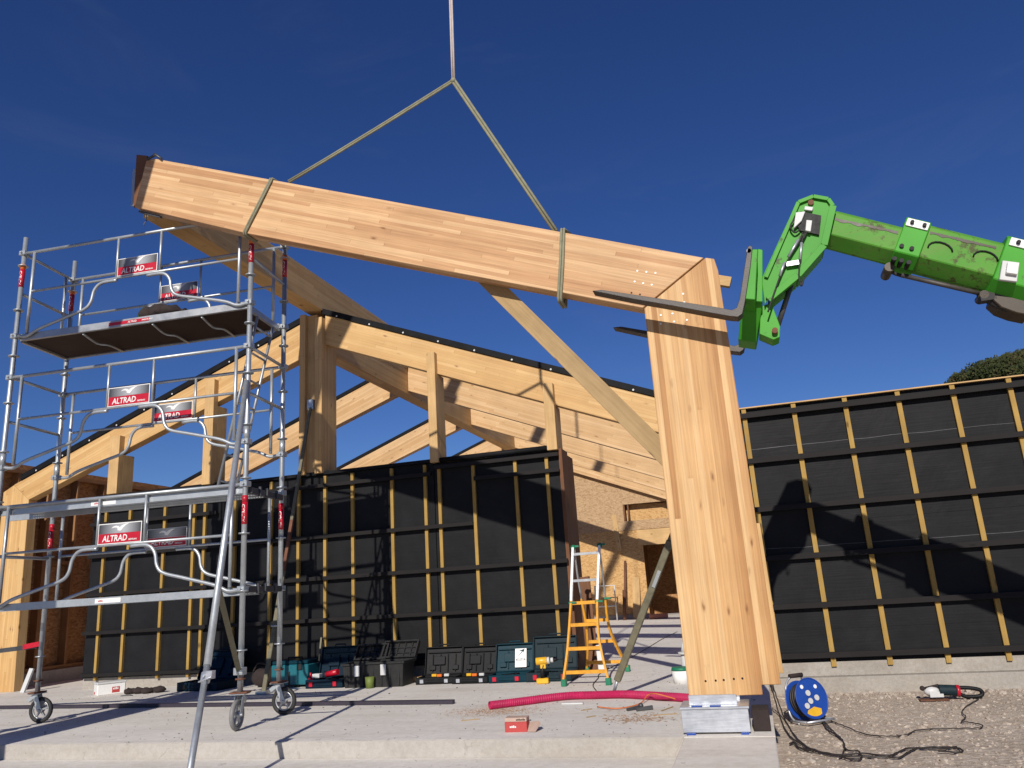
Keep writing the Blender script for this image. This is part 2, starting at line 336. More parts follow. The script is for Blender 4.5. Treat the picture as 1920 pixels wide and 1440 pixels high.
def thing(name, label, cat, loc=(0, 0, 0), rz=0, group=None):
    o = bpy.data.objects.new(name, None); scn.collection.objects.link(o); o.empty_display_size = .2
    o.location = loc; o.rotation_euler = (0, 0, rz); return tag(o, label, cat, group)
def struct(o, kind='structure'): o['kind'] = kind; return o
def solo(b, name, mat, label, cat, group=None, bevel=0):
    "a thing that is one mesh, origin moved to its base"
    lo = V((sum(v.x for v in b.v) / len(b.v), sum(v.y for v in b.v) / len(b.v), min(v.z for v in b.v)))
    for i, v in enumerate(b.v): b.v[i] = v - lo
    o = b.build(name, mat, None, bevel=bevel); o.location = lo; return tag(o, label, cat, group)
def spline(P, k=6):
    P = [V(p) for p in P]; out = []
    for i in range(len(P) - 1):
        p0, p1, p2, p3 = P[max(i - 1, 0)], P[i], P[i + 1], P[min(i + 2, len(P) - 1)]
        for j in range(k):
            t = j / k; out.append(.5 * ((2 * p1) + (p2 - p0) * t + (2 * p0 - 5 * p1 + 4 * p2 - p3) * t * t + (3 * p1 - p0 - 3 * p2 + p3) * t ** 3))
    return out + [P[-1]]
def text_b(txt, size, org, ux, uy, thick=.001, shear=0.0):
    "lettering as mesh: org = lower left corner, ux/uy directions"
    cu = bpy.data.curves.new("t", 'FONT'); cu.body = txt; cu.size = 1; cu.shear = shear; cu.resolution_u = 2; cu.offset = .018
    o = bpy.data.objects.new("t", cu); scn.collection.objects.link(o)
    dg = bpy.context.evaluated_depsgraph_get(); me = bpy.data.meshes.new_from_object(o.evaluated_get(dg))
    vs = [v.co.copy() for v in me.vertices]; fs = [tuple(p.vertices) for p in me.polygons]
    bpy.data.objects.remove(o); bpy.data.meshes.remove(me)
    x0 = min(v.x for v in vs); x1 = max(v.x for v in vs); y0 = min(v.y for v in vs); y1 = max(v.y for v in vs)
    wd, ht = size; ux, uy = V(ux).normalized(), V(uy).normalized(); nz = ux.cross(uy)
    P = [V(org) + ux * ((v.x - x0) / (x1 - x0) * wd) + uy * ((v.y - y0) / (y1 - y0) * ht) + nz * thick for v in vs]
    return P, fs

def marks_b(n, size, org, ux, uy, thick=.001):
    "a row of small printed blocks, for print too small to read"
    ux, uy = V(ux).normalized(), V(uy).normalized(); nz = ux.cross(uy); w_, h = size; P = []; F = []
    for i in range(n):
        x0 = w_ * i / n; x1 = x0 + w_ / n * .72; hh = h * (.7 + .3 * ((i * 7) % 3) / 2); k = len(P)
        P += [V(org) + ux * a + uy * c + nz * thick for a, c in ((x0, 0), (x1, 0), (x1, hh), (x0, hh))]; F.append((k, k + 1, k + 2, k + 3))
    return P, F

# ------------------------------------------------------------------ setting: ground, slab
GZ = -.28
b = B(); S_ = 900
xs = [-S_, -14, 0, 8, S_]; ys = [-S_, 2, 12, 40, S_]
b.add([(x, y, GZ) for y in ys for x in xs], [(j * 5 + i, j * 5 + i + 1, j * 5 + i + 6, j * 5 + i + 5) for j in range(4) for i in range(4)], (1, 0, 0), (0, 1, 0))
struct(b.build('ground', 'gravel_ground'))
# loose stones lying on the gravel by the plinth and the black wall
b = B()
ico = [(0, 0, 1), (.89, 0, .45), (.28, .85, .45), (-.72, .53, .45), (-.72, -.53, .45), (.28, -.85, .45), (.72, .53, -.45), (-.28, .85, -.45), (-.89, 0, -.45), (-.28, -.85, -.45), (.72, -.53, -.45), (0, 0, -1)]
icf = [(0, 1, 2), (0, 2, 3), (0, 3, 4), (0, 4, 5), (0, 5, 1), (1, 6, 2), (2, 7, 3), (3, 8, 4), (4, 9, 5), (5, 10, 1), (2, 6, 7), (3, 7, 8), (4, 8, 9), (5, 9, 10), (1, 10, 6), (7, 6, 11), (8, 7, 11), (9, 8, 11), (10, 9, 11), (6, 10, 11)]
for i in range(12000):
    x = .03 + random.random() * 3.8; y = 4.6 + random.random() * 4.85
    r = .003 + .012 * random.random() ** 4 + (.02 if random.random() < .012 else 0)
    if y > 9.0: r *= 1.5
    q = random.random() * 6.28; c, s_ = math.cos(q), math.sin(q); sx, sy, sz = r * (1 + random.random()), r, r * .65
    b.add([(x + (px_ * sx * c - py_ * sy * s_) * random.uniform(.8, 1.2), y + (px_ * sx * s_ + py_ * sy * c) * random.uniform(.8, 1.2), GZ + r * .25 + pz_ * sz) for px_, py_, pz_ in ico], icf)
o = struct(b.build('gravel_stones', 'stone'), 'stuff'); tag(o, 'loose grey and tan stones scattered over the gravel ground on the right', 'gravel')
b = B(); b.span((-14, 5.600, -.4), (0, 24.5, 0)); struct(b.build('concrete_slab', 'slab'))
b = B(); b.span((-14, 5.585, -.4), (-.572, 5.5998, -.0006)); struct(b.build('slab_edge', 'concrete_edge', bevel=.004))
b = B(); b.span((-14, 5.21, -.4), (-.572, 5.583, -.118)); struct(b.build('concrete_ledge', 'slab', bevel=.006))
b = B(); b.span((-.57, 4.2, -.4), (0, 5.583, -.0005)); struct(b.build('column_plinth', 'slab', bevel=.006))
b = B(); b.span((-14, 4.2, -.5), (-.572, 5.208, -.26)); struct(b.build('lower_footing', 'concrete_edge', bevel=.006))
# wooded hill far off on the right
b = B(); hp = []
nx, ny = 70, 16
RG = [(120, 20), (138, 60)] + [(p.x, p.z) for p in [at(x, y, 640) for x, y in ((1756, 734), (1768, 716), (1803, 705), (1837, 698), (1866, 688), (1888, 684), (1918, 679))]] + [(300, 172), (420, 200), (640, 190)]
def prof(x):
    for (xa, za), (xb, zb) in zip(RG, RG[1:]):
        if x <= xb: return za + (zb - za) * max(0, (x - xa) / (xb - xa))
    return RG[-1][1]
def hz(x, y):
    return prof(x * 640 / y if y > 640 else x) * (1 - ((y - 640) / 300) ** 2 * .6) - 8 + 2.0 * noise.noise(V((x * .04, y * .04, 0)))
for j in range(ny):
    for i in range(nx): x = 122 + i * 7; y = 420 + j * 25; hp.append((x, y, hz(x, y)))
b.add(hp, [(j * nx + i, j * nx + i + 1, (j + 1) * nx + i + 1, (j + 1) * nx + i) for j in range(ny - 1) for i in range(nx - 1)], sm=True)
struct(b.build('hill', 'forest'))
b = B(); fv = []; ff = []
for i in range(6500):
    y = 430 + random.random() * 225; x = (146 + random.random() * 76) * y / 640
    z = hz(x, y); r = random.uniform(1.0, 2.6)
    if random.random() < .14: r = random.uniform(3.2, 5.2); z += r * .25
    for k in range(12 if r < 3 else 34):
        d = V((random.gauss(0, 1), random.gauss(0, 1), random.gauss(.3, .8))).normalized() * r * random.uniform(.6, 1)
        c = V((x, y, z + r * .4)) + d; s1 = V((random.gauss(0, 1), random.gauss(0, 1), random.gauss(0, 1))).normalized() * min(r, 2.6) * .3; s2 = s1.orthogonal().normalized() * min(r, 2.6) * .3
        n0 = len(fv); fv += [c - s1, c + s2, c + s1, c - s2]; ff.append((n0, n0 + 1, n0 + 2, n0 + 3))
b.add(fv, ff)
o = struct(b.build('distant_forest', 'forest'), 'stuff'); tag(o, 'dark wooded hill top showing over the right black wall', 'forest')

# ------------------------------------------------------------------ black membrane walls
def batten_wall(root, x0, x1, z0, z1, Y, vx, rows, wv=.05, hv=.05):
    B().span((x0, Y, z0), (x1, Y + .3, z1)).build('membrane_panel', 'membrane', root)
    for X, za, zb in vx:
        B().span((X - wv / 2, Y - .045, za), (X + wv / 2, Y - .001, zb)).build('batten', 'treated', root, bevel=.002)
    for xa, xb, z in rows:
        B().span((xa, Y - .085, z), (xb, Y - .0465, z + hv)).build('counter_batten', 'dark_batten', root, bevel=.002)
rw = thing('batten_wall', 'black membrane wall with tan battens standing on gravel at the right, its face crossed by the boom shadow', 'wall', (3, 9.6, GZ))
batten_wall(rw, .10, 7.5, .03, 2.92, 9.6, [(.145 + .565 * k, -.02, 2.93) for k in range(13)],
            [(.08, 7.5, 2.80), (.08, 7.5, 2.255), (.09, 7.5, 1.69), (.10, 7.5, 1.135), (.12, 7.5, .60), (.12, 7.5, .075)], .052, .06)
for z, xa, xb in ((2.43, .10, 7.5), (1.27, .10, 7.5)):
    b = B(); P = [(xa + (xb - xa) * k / 60, z + .012 * noise.noise(V((k * .35, z, 0)))) for k in range(61)]; b.prism([(x, y - .9) for x, y in P][::-1][:1] + [(xa, z - .9)] + P, 9.5965, 9.5995); b.build('membrane_lap', 'membrane', rw)
    b = B(); b.prism(P + [(x, y - .004 - .004 * abs(noise.noise(V((k_ * .5, z, 7))))) for k_, (x, y) in reversed(list(enumerate(P)))], 9.5945, 9.5963); b.build('lap_edge_glint', 'lap_glint', rw)  # pale strip paints the sun caught on the lap's top edge
B().span((.08, 9.54, 2.922), (7.5, 9.9, 2.936)).build('top_board', 'pine', rw)
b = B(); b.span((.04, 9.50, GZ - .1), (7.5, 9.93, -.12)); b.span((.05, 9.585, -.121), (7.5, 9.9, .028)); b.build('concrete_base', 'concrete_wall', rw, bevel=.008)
B().span((.10, 9.9, .03), (7.5, 9.93, 2.9)).build('sheathing', 'osb_dark', rw)
cw = thing('batten_wall', 'long black membrane wall with tan battens behind the tool cases, under the timber gable', 'wall', (-5.7, 9.6, 0))
tops = lambda X: 2.76 if X < -7.0 else (2.70 if X < -3.88 else 2.66)
vxs = []
for px_ in (181, 228, 296, 353, 374, 433, 503, 557, 609, 663, 741, 807, 835, 903, 987, 1050):
    X = at(px_, 1215, 9.56).x
    vxs.append((X, .12, tops(X) - .02))
batten_wall(cw, -9.42, -3.885, .15, 2.70, 9.6, vxs,
            [(-9.4, -3.34, 1.83), (-9.4, -2.14, 1.28), (-9.4, -2.12, .745), (-9.4, -2.10, .17), (-9.4, -3.9, 2.52), (-3.3, -2.16, 2.40), (-3.85, -2.16, 2.60), (-9.4, -7.2, 2.30)], .043)
B().span((-3.875, 9.6, .15), (-2.17, 9.9, 2.69)).build('membrane_panel', 'membrane', cw)
B().span((-9.42, 9.6, 2.70), (-7.0, 9.9, 2.77)).build('membrane_panel', 'membrane', cw)
B().cyl((-3.85, 9.57, 2.72), (-2.2, 9.57, 2.72), .035, 10).build('membrane_roll', 'roof_strip', cw)
B().span((-9.45, 9.55, 2.702), (-3.9, 9.92, 2.745)).build('top_flashing', 'roof_strip', cw)
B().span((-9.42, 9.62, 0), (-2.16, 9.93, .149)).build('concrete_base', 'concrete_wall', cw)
b = B(); b.span((-2.168, 9.585, .0), (-2.125, 9.92, 2.70)); b.span((-2.165, 9.93, 0), (-2.13, 10.25, 2.66)); b.build('end_board', 'redbrown', cw)
B().span((-9.40, 9.905, .0), (-2.18, 9.93, 2.6)).build('sheathing', 'osb_dark', cw)

# ------------------------------------------------------------------ timber gable frame
def nrm(ax): return V(ax).normalized()
RA = nrm((1, 0, -.4)); RB = nrm((.4, 0, 1)); LA = nrm((1, 0, .39)); LB = nrm((-.39, 0, 1))
def rt(x): return 5.06 - .4 * (x + 5.5)                       # top of right rafters
P0, P1 = at(577, 600, 9.6), at(14, 916, 9.6); Q0, Q1 = at(570, 670, 9.6), at(40, 944, 9.6)
def line(p, q, x): return p.z + (q.z - p.z) * (x - p.x) / (q.x - p.x)
gf = thing('timber_gable', 'front glulam gable with ridge post and short posts rising over the long black wall', 'timber frame', (-5.6, 9.7, 0))
B().prism([(-5.5, rt(-5.5) - .45), (-.1, rt(-.1) - .45), (-.1, rt(-.1)), (-5.5, rt(-5.5))], 9.6, 9.76, RA, RB).build('rafter', 'glulam', gf, bevel=.004)
lt = lambda x: line(P0, P1, x); lb = lambda x: line(Q0, Q1, x)
B().prism([(-5.83, lb(-5.83)), (-10.72, lb(-10.72)), (-11.05, lt(-11.05)), (-5.83, lt(-5.83))], 9.6, 9.76, LA, LB).build('rafter', 'glulam', gf, bevel=.004)
B().prism([(-11.25, -.0), (-10.66, -.0), (-10.72, lb(-10.72) - .003), (-11.05, lt(-11.05) - .005), (-11.25, lt(-11.05) - .1)], 9.6, 9.76, (0, 0, 1), (1, 0, 0)).build('column', 'glulam', gf, bevel=.004)
b = B(); b.prism([(-5.55, rt(-5.55)), (-.1, rt(-.1) + .004), (-.1, rt(-.1) + .085), (-5.55, rt(-5.55) + .085)], 9.575, 9.8)
b.prism([(-5.83, lt(-5.83) + .004), (-10.9, lt(-10.9) + .004), (-10.9, lt(-10.9) + .09), (-5.83, lt(-5.83) + .09)], 9.575, 9.8); b.build('roof_strip', 'roof_strip', gf)
b = B()
for k in range(10): x = -5.3 + k * .52; b.cyl((x, 9.572, rt(x) + .02), (x, 9.576, rt(x) + .02), .013, 8)
for k in range(10): x = -6.1 - k * .5; b.cyl((x, 9.572, lt(x) + .02), (x, 9.576, lt(x) + .02), .013, 8)
each(b, 'screw', 'light_grey', gf)
b = B(); b.span((-5.86, 9.50, 2.72), (-5.77, 9.92, 5.08)); b.build('ridge_post', 'glulam', gf, bevel=.003)
B().span((-5.768, 9.56, 2.72), (-5.612, 9.90, 5.07)).build('ridge_post', 'pine', gf, bevel=.003)
B().span((-5.61, 9.50, 2.72), (-5.50, 9.92, 5.0)).build('ridge_post', 'glulam', gf, bevel=.003)
for xa, xc, xb, yt, zb in ((801, 816, 831, 660, 2.69), (1021, 1040, 1052, 718, 2.68), (383, 400, 417, 712, 2.74), (203, 221, 240, 818, 2.76)):
    X0 = at(xa, yt + 60, 9.5).x; X1 = at(xc, yt + 60, 9.5).x; zt = at((xa + xc) / 2, yt, 9.5).z; rb = (rt(X1) - .452) if X0 > -5.6 else lb(X0) - .01
    b = B(); b.prism([(X0, zb), (X1, zb), (X1, zt), (X0 + .03, zt + .01), (X0, zt - .02)], 9.5, 9.598, (0, 0, 1), (1, 0, 0))
    b.span((X0, 9.599, zb), (X1, 9.82, rb)); b.build('post', 'pine', gf, bevel=.003)
rbm = thing('ridge_beam', 'long dark shaded ridge beam reaching from the gable peak out over the scaffold', 'beam', (-5.68, 14, 4.6))
B().span((-5.8, 6.27, 5.13), (-5.53, 22.8, 5.62)).build('front_beam', 'glulam', rbm, bevel=.004)
B().span((-5.8, 9.935, 4.55), (-5.56, 22.8, 5.129)).build('rear_beam', 'glulam', rbm, bevel=.004)
Ys = (12.65, 16.05, 19.45, 22.72)
names = ['second portal frame from the front, seen through the gable', 'third portal frame from the front, its right rafter showing below the second', 'fourth portal frame from the front, inside the open building', 'rearmost portal frame against the chipboard end wall']
f0 = None
for i, Y in enumerate(Ys):
    r = thing('portal_frame', names[i], 'timber frame', (-5.6, Y, 0), 0, 'portal frames receding inside the building')
    if i == 0:
        src = []
        b = B(); b.prism([(-5.555, rt(-5.5) - .45), (-.6, rt(-.6) - .47), (-.2, rt(-.2)), (-5.555, rt(-5.5))], Y, Y + .16, RA, RB); src.append(b.build('rafter', 'glulam_rear', r))
        b = B(); b.prism([(-5.805, lb(-5.83) + .1), (-10.72, lb(-10.72)), (-11.0, lt(-11.0)), (-5.805, lt(-5.83) + .06)], Y, Y + .16, LA, LB); src.append(b.build('rafter', 'glulam_rear', r))
        b = B(); b.prism([(-.6, 0), (-.1, 0), (-.1, rt(-.1) - .06), (-.2, rt(-.2) - .006), (-.6, rt(-.6) - .475)], Y, Y + .16, (0, 0, 1), (1, 0, 0)); src.append(b.build('column', 'glulam_rear', r))
        b = B(); b.prism([(-11.2, 0), (-10.72, 0), (-10.72, lb(-10.72) - .006), (-11.0, lt(-11) - .008), (-11.2, lt(-11) - .1)], Y, Y + .16, (0, 0, 1), (1, 0, 0)); src.append(b.build('column', 'glulam_rear', r))
        b = B(); b.prism([(-5.555, rt(-5.5) + .002), (-.2, rt(-.2) + .004), (-.2, rt(-.2) + .06), (-5.555, rt(-5.5) + .06)], Y - .02, Y + .18)
        b.prism([(-5.805, lt(-5.83) + .064), (-10.9, lt(-10.9) + .004), (-10.9, lt(-10.9) + .07), (-5.805, lt(-5.83) + .13)], Y - .02, Y + .18); src.append(b.build('roof_strip', 'roof_strip', r))
    else:
        for o in src: c = o.copy(); scn.collection.objects.link(c); c.parent = r
# rear chipboard wall
ow = thing('chipboard_wall', 'sunlit chipboard end wall with a doorway, seen through the opening behind the ladder', 'wall', (-5, 22.9, 0))
def gz(x): return min(rt(x) - .46, lb(x) + 0 if x < -5.7 else 9)
WX0, WX1, WZ0, WZ1 = -3.38, -1.9, 2.72, 3.2; DX0, DX1, DZ = -2.92, -1.6, 2.0
b = B(); Y = 22.9
b.prism([(-11.2, .12), (-4.9, .12), (-4.9, gz(-4.9)), (-5.65, gz(-5.65)), (-5.75, lb(-5.75)), (-11.2, lb(-11.2))], Y, Y + .1)
b.prism([(-4.9, .12), (DX0, .12), (DX0, 2.45), (-4.9, 2.45)], Y + .001, Y + .1)
b.build('lower_panel', 'osb', ow)
b = B(); b.prism([(-4.9, 2.452), (WX0, 2.452), (WX0, gz(WX0)), (-4.9, gz(-4.9))], Y - .02, Y + .1)
b.prism([(WX0, 2.452), (WX1, 2.452), (WX1, WZ0), (WX0, WZ0)], Y - .02, Y + .1)
b.prism([(WX0, WZ1), (WX1, WZ1), (WX1, gz(WX1)), (WX0, gz(WX0))], Y - .02, Y + .1)
b.prism([(WX1, 2.452), (-.2, 2.452), (-.2, gz(-.2)), (WX1, gz(WX1))], Y - .02, Y + .1); b.build('upper_panel', 'osb_grey', ow)
b = B(); b.span((WX0 - .1, Y + .25, WZ0 - .2), (WX1 + .1, Y + .27, WZ1 + .2)); b.build('window_recess', 'osb', ow)
b = B(); b.span((WX0, Y - .03, WZ0), (WX0 + .05, Y + .25, WZ1)); b.span((WX0 + .12, Y - .0, WZ0), (WX0 + .16, Y + .2, WZ1)); each(b, 'window_frame', 'redbrown', ow)
B().span((DX0 - .12, Y - .05, DZ), (-.2, Y, DZ + .44)).build('lintel', 'pine', ow)
b = B(); b.span((DX1, Y, 0), (-.2, Y + .1, 2.45)); b.build('side_panel', 'osb', ow)
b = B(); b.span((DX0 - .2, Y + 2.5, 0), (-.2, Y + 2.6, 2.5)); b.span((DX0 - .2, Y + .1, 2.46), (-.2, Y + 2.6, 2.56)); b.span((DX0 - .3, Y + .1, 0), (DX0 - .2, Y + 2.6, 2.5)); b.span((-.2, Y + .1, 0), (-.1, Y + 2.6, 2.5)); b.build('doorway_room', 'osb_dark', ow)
b = B(); b.span((-11.2, Y - .02, 0), (DX0, Y + .1, .118)); b.build('concrete_base', 'concrete_wall', ow)
p, q = at(1151, 966, 22.84), at(1162, 1033, 22.84); B().bar(p, q, .13, .03, (1, 0, 0)).build('batten', 'pine', ow)
# left stud wall
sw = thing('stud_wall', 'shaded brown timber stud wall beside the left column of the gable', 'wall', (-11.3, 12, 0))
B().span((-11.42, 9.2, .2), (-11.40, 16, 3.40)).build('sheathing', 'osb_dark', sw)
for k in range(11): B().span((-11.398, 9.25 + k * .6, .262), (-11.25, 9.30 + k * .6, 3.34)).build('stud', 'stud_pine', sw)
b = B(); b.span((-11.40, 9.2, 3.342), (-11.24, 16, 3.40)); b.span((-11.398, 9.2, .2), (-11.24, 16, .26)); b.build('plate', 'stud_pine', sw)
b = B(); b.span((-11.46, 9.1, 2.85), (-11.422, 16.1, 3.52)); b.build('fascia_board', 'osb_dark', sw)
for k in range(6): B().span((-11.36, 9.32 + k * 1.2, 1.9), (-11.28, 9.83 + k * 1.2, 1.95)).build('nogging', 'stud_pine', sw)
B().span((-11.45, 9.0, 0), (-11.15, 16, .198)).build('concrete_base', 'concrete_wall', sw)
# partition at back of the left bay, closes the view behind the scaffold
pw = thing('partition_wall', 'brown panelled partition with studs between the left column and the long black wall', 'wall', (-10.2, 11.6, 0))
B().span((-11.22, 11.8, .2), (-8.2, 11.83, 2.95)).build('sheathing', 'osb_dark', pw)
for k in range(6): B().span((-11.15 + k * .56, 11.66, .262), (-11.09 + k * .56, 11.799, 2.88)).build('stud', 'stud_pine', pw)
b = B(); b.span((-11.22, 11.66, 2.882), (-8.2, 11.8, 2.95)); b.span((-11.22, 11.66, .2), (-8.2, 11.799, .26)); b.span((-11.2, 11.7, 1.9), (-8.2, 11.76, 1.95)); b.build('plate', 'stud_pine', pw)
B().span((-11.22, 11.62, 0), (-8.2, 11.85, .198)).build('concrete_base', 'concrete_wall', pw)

# ------------------------------------------------------------------ hoisted half portal
HY, HT = 5.9, .165
hp_ = thing('hoisted_portal', 'big glulam rafter and column hanging in slings above the concrete plinth', 'timber frame', (-.25, HY + .08, .2))
def A(x, y): p = at(x, y, HY); return (p.x, p.z)
ax = V((A(1322, 483)[0] - A(275, 298)[0], 0, A(1322, 483)[1] - A(275, 298)[1])).normalized(); bx = V((-ax.z, 0, ax.x))
B().prism([A(252, 388), A(460, 437), A(1205, 577), A(1319, 483), A(288, 297), A(274, 301)], HY, HY + HT, ax, bx).build('rafter', 'glulam_hoisted', hp_, bevel=.004)
B().prism([(-.54, .205), (-.045, .205), (-.045, .268), (.082, .268), (.048, 3.30), A(1339, 485), A(1323, 483), A(1208, 578)], HY + .001, HY + HT, (0, 0, 1), (1, 0, 0)).build('column', 'glulam_column', hp_, bevel=.004)
b = B()
for q in ((1195, 508), (1212, 510), (1229, 512), (1190, 528), (1206, 531), (1222, 534), (1281, 551), (1283, 567), (1239, 591), (1288, 600), (1261, 588), (1264, 603), (1239, 607)):
    p = at(*q, HY); b.cyl((p.x, HY - .003, p.z), (p.x, HY + .003, p.z), .008, 8)
each(b, 'dowel', 'white_paint', hp_)
b = B()
for q in ((1323, 1277), (1342, 1276), (1357, 1275), (1376, 1273), (1392, 1272), (1184, 549), (1200, 552)):
    p = at(*q, HY); b.cyl((p.x, HY - .002, p.z), (p.x, HY + .003, p.z), .0075, 8)
each(b, 'dowel_hole', 'black_plastic', hp_)
bt = HY + HT
p, q = at(918, 528, bt + .02), at(1256, 862, bt + .02)
dd = (q - p).normalized(); B().bar(p - dd * .15, q + dd * .05, .15, .035, V((-dd.z, 0, dd.x))).build('diagonal_brace', 'weathered', hp_, bevel=.002)
B().ppx([(1300, 508), (1372, 519), (1368, 537), (1298, 526)], bt + .003, .05).build('stub_board', 'pine', hp_, bevel=.002)
B().prism([(.02, .33), (.112, .32), (.095, 1.36), (.02, 1.365)], bt + .002, bt + .045, (0, 0, 1), (1, 0, 0)).build('edge_board', 'pine', hp_, bevel=.002)
B().ppx([(256, 290), (276, 292), (258, 378), (250, 388)], bt - .02, .03).build('ridge_plate', 'redbrown', hp_)
B().ppx([(249, 317), (257, 316), (254, 385), (245, 387)], bt + .02, .004).build('plastic_film', 'film', hp_)
b = B(); b.tube([at(276, 299, HY - .02), at(292, 290, HY - .02), at(303, 298, HY - .02)], .013, 8); b.tube([at(276, 299, bt), at(292, 290, bt), at(303, 298, bt)], .013, 8)
b.bar(at(290, 290, HY - .03), at(290, 290, bt + .03), .03, .03); b.build('clamp', 'steel_dark', hp_)
b = B(); b.bar(at(262, 397, bt - .1), at(302, 407, bt - .1), .02, .03); b.cyl(at(273, 398, bt - .1), at(274, 414, bt - .1), .009, 8); b.tube([at(274, 414, bt - .1), at(269, 421, bt - .1), at(271, 423, bt - .1)], .004, 6); b.build('clamp', 'steel_dark', hp_)
# slings
sl = thing('lifting_sling', 'grey-green webbing sling forked from one pale strap above the hoisted rafter', 'sling', tuple(at(850, 150, HY + .08)))
YM = HY + HT / 2
def strap(pts, w_, t_, up, name, mat, twist=True):
    b = B(); pts = [V(p) for p in pts]
    for dx in (-w_ * .27, w_ * .27):
        P = []
        for i, p in enumerate(pts): P.append(p + V(up) * dx)
        b.tube(P, w_ * .27, 8)
    return b.build(name, mat, sl)
kn = at(850, 151, YM)
strap([kn, kn + (at(845, -10, YM) - kn) * .5, at(845, -10, YM), (-2.03, 5.985, 8.15)], .036, .01, (1, 0, 0), 'top_strap', 'sling_pale')
b = B(); d1 = at(541, 341, YM) - kn; up = V((-d1.z, 0, d1.x)).normalized()
strap([kn, kn + d1 * .4 + V((0, 0, -.01)), kn + d1 * .75 + V((0, 0, -.008)), kn + d1], .038, .01, up, 'leg', 'sling')
d2 = at(1042, 434, YM) - kn; up = V((-d2.z, 0, d2.x)).normalized()
strap([kn, kn + d2 * .33, kn + d2 * .66, kn + d2], .046, .01, up, 'leg', 'sling')
for (xt, yt, xb, yb) in ((508, 337, 458, 437), (1055, 432, 1049, 561)):
    T, Bm = at(xt, yt, HY - .012), at(xb, yb, HY - .012); e = V((0, HT + .024, 0)); d = (Bm - T)
    pts = [T + V((.03, HT * .5 + .01, .005)), T + V((0, 0, .012)) , T + d * .02, T + d * .5 + V((.004, -.004, 0)), Bm - d * .02, Bm + V((0, .012, -.012)), Bm + e + V((0, -.012, -.012)), Bm + e, T + e, T + e + V((0, -.01, .012))]
    strap(pts, .042, .01, (1, 0, -.1), 'choker_loop', 'sling')
B().sphere(kn, .028, 10, 7).build('knot', 'sling', sl)

# unseen crane added to hold the sling and cast the wide slab shadow
cr = thing('added_crane', 'grey loader crane mast and boom added out of view on the left, holding the pale sling strap and shading the slab', 'crane', (-6.3, 2.3, GZ))
b = B(); b.span((-6.58, 2.1, GZ), (-6.02, 2.6, 6.3)); b.span((-6.9, 1.8, GZ), (-5.7, 2.9, .35)); b.build('mast', 'light_grey', cr, bevel=.03)
p, q = V((-6.3, 2.35, 6.25)), V((-2.0, 6.0, 12.3)); b = B(); b.bar(p - (q - p) * .06, p + (q - p) * .5, .30, .24); b.build('boom', 'light_grey', cr, bevel=.02)
b = B(); b.bar(p + (q - p) * .5, q, .2, .16); b.build('boom_extension', 'light_grey', cr, bevel=.01)
b = B(); b.cyl((-6.2, 2.5, 3.4), p + (q - p) * .3 - V((0, 0, .2)), .07, 12); b.build('lift_ram', 'steel_dark', cr)
b = B(); b.cyl(q, (-2.03, 5.99, 8.3), .012, 8); b.sphere((-2.03, 5.99, 8.2), .1, 10, 8, (.7, .7, 1.2)); b.build('hook', 'steel_dark', cr)

# steel shoe on the plinth
sh = thing('column_shoe', 'galvanised steel shoe box sitting on the plinth under the column', 'steel shoe', (-.36, 5.75, 0))
b = B(); b.span((-.583, 5.67, .012), (-.148, 5.69, .155)); b.span((-.583, 5.692, .012), (-.563, 5.95, .155)); b.span((-.168, 5.692, .012), (-.148, 5.95, .155)); b.span((-.59, 5.66, .1555), (-.14, 5.96, .172)); b.build('box', 'zinc_shiny', sh, bevel=.003)
b = B(); b.span((-.53, 5.93, .1725), (-.2, 5.985, .27)); b.span((-.53, 5.74, .1725), (-.215, 5.755, .235)); each(b, 'knife_plate', 'zinc_shiny', sh, bevel=.002)
b = B(); b.span((-.56, 5.65, 0), (-.50, 5.95, .0118)); b.span((-.21, 5.65, 0), (-.16, 5.95, .0118)); each(b, 'packer', 'blue_plastic', sh)
b = B(); b.span((-.51, 5.655, .1725), (-.44, 5.66 + .03, .18)); b.span((-.39, 5.655, .1725), (-.32, 5.69, .18)); each(b, 'shim', 'blue_plastic', sh)
o = solo(B().span((-.13, 5.75, .001), (-.02, 6.0, .13)), 'packing_block', 'cloth_dark', 'dark wooden packing block beside the steel shoe', 'block', bevel=.004)

# ------------------------------------------------------------------ telehandler boom
TY = 5.93; TT = .30
te = thing('telehandler', 'green telescopic loader boom with fork carriage reaching in from the right', 'telehandler', tuple(at(1700, 470, 6.2)))
a0 = at(1560, 425, TY); a1 = at(1900, 512, TY); tx = (a1 - a0).normalized(); tz = V((-tx.z, 0, tx.x))
def boom(s0, s1, up_, dn, y0, y1, ch, name, mat, extra=None):
    b = B(); prof = [(y0 + ch * 1.9, dn), (y1 - ch * 1.9, dn), (y1, dn + ch * 1.25), (y1, up_ - ch * .7), (y1 - ch, up_), (y0 + ch, up_), (y0, up_ - ch * .7), (y0, dn + ch * 1.25)]
    vs = [a0 + tx * s + tz * h + V((0, y - TY, 0)) for s in (s0, s1) for y, h in prof]; n = 8
    b.add(vs, [tuple(range(n))[::-1], tuple(range(n, 2 * n))] + [(i, (i + 1) % n, (i + 1) % n + n, i + n) for i in range(n)], tx, tz)
    return b.build(name, mat, te, bevel=.006)
def sh_(x, y): p = at(x, y, TY) - a0; return p.dot(tx), p.dot(tz)
boom(-.02, 1.2, .17, -.115, TY + .03, TY + TT - .03, .055, 'inner_boom', 'green_worn')
boom(sh_(1735, 440)[0], 2.6, .23, -.125, TY + .01, TY + TT - .01, .06, 'middle_boom', 'green_worn')
boom(sh_(1905, 500)[0], 4.2, .255, -.15, TY - .02, TY + TT + .02, .06, 'outer_boom', 'green_paint')
s1a, s1b = sh_(1684, 450)[0], sh_(1733, 455)[0]
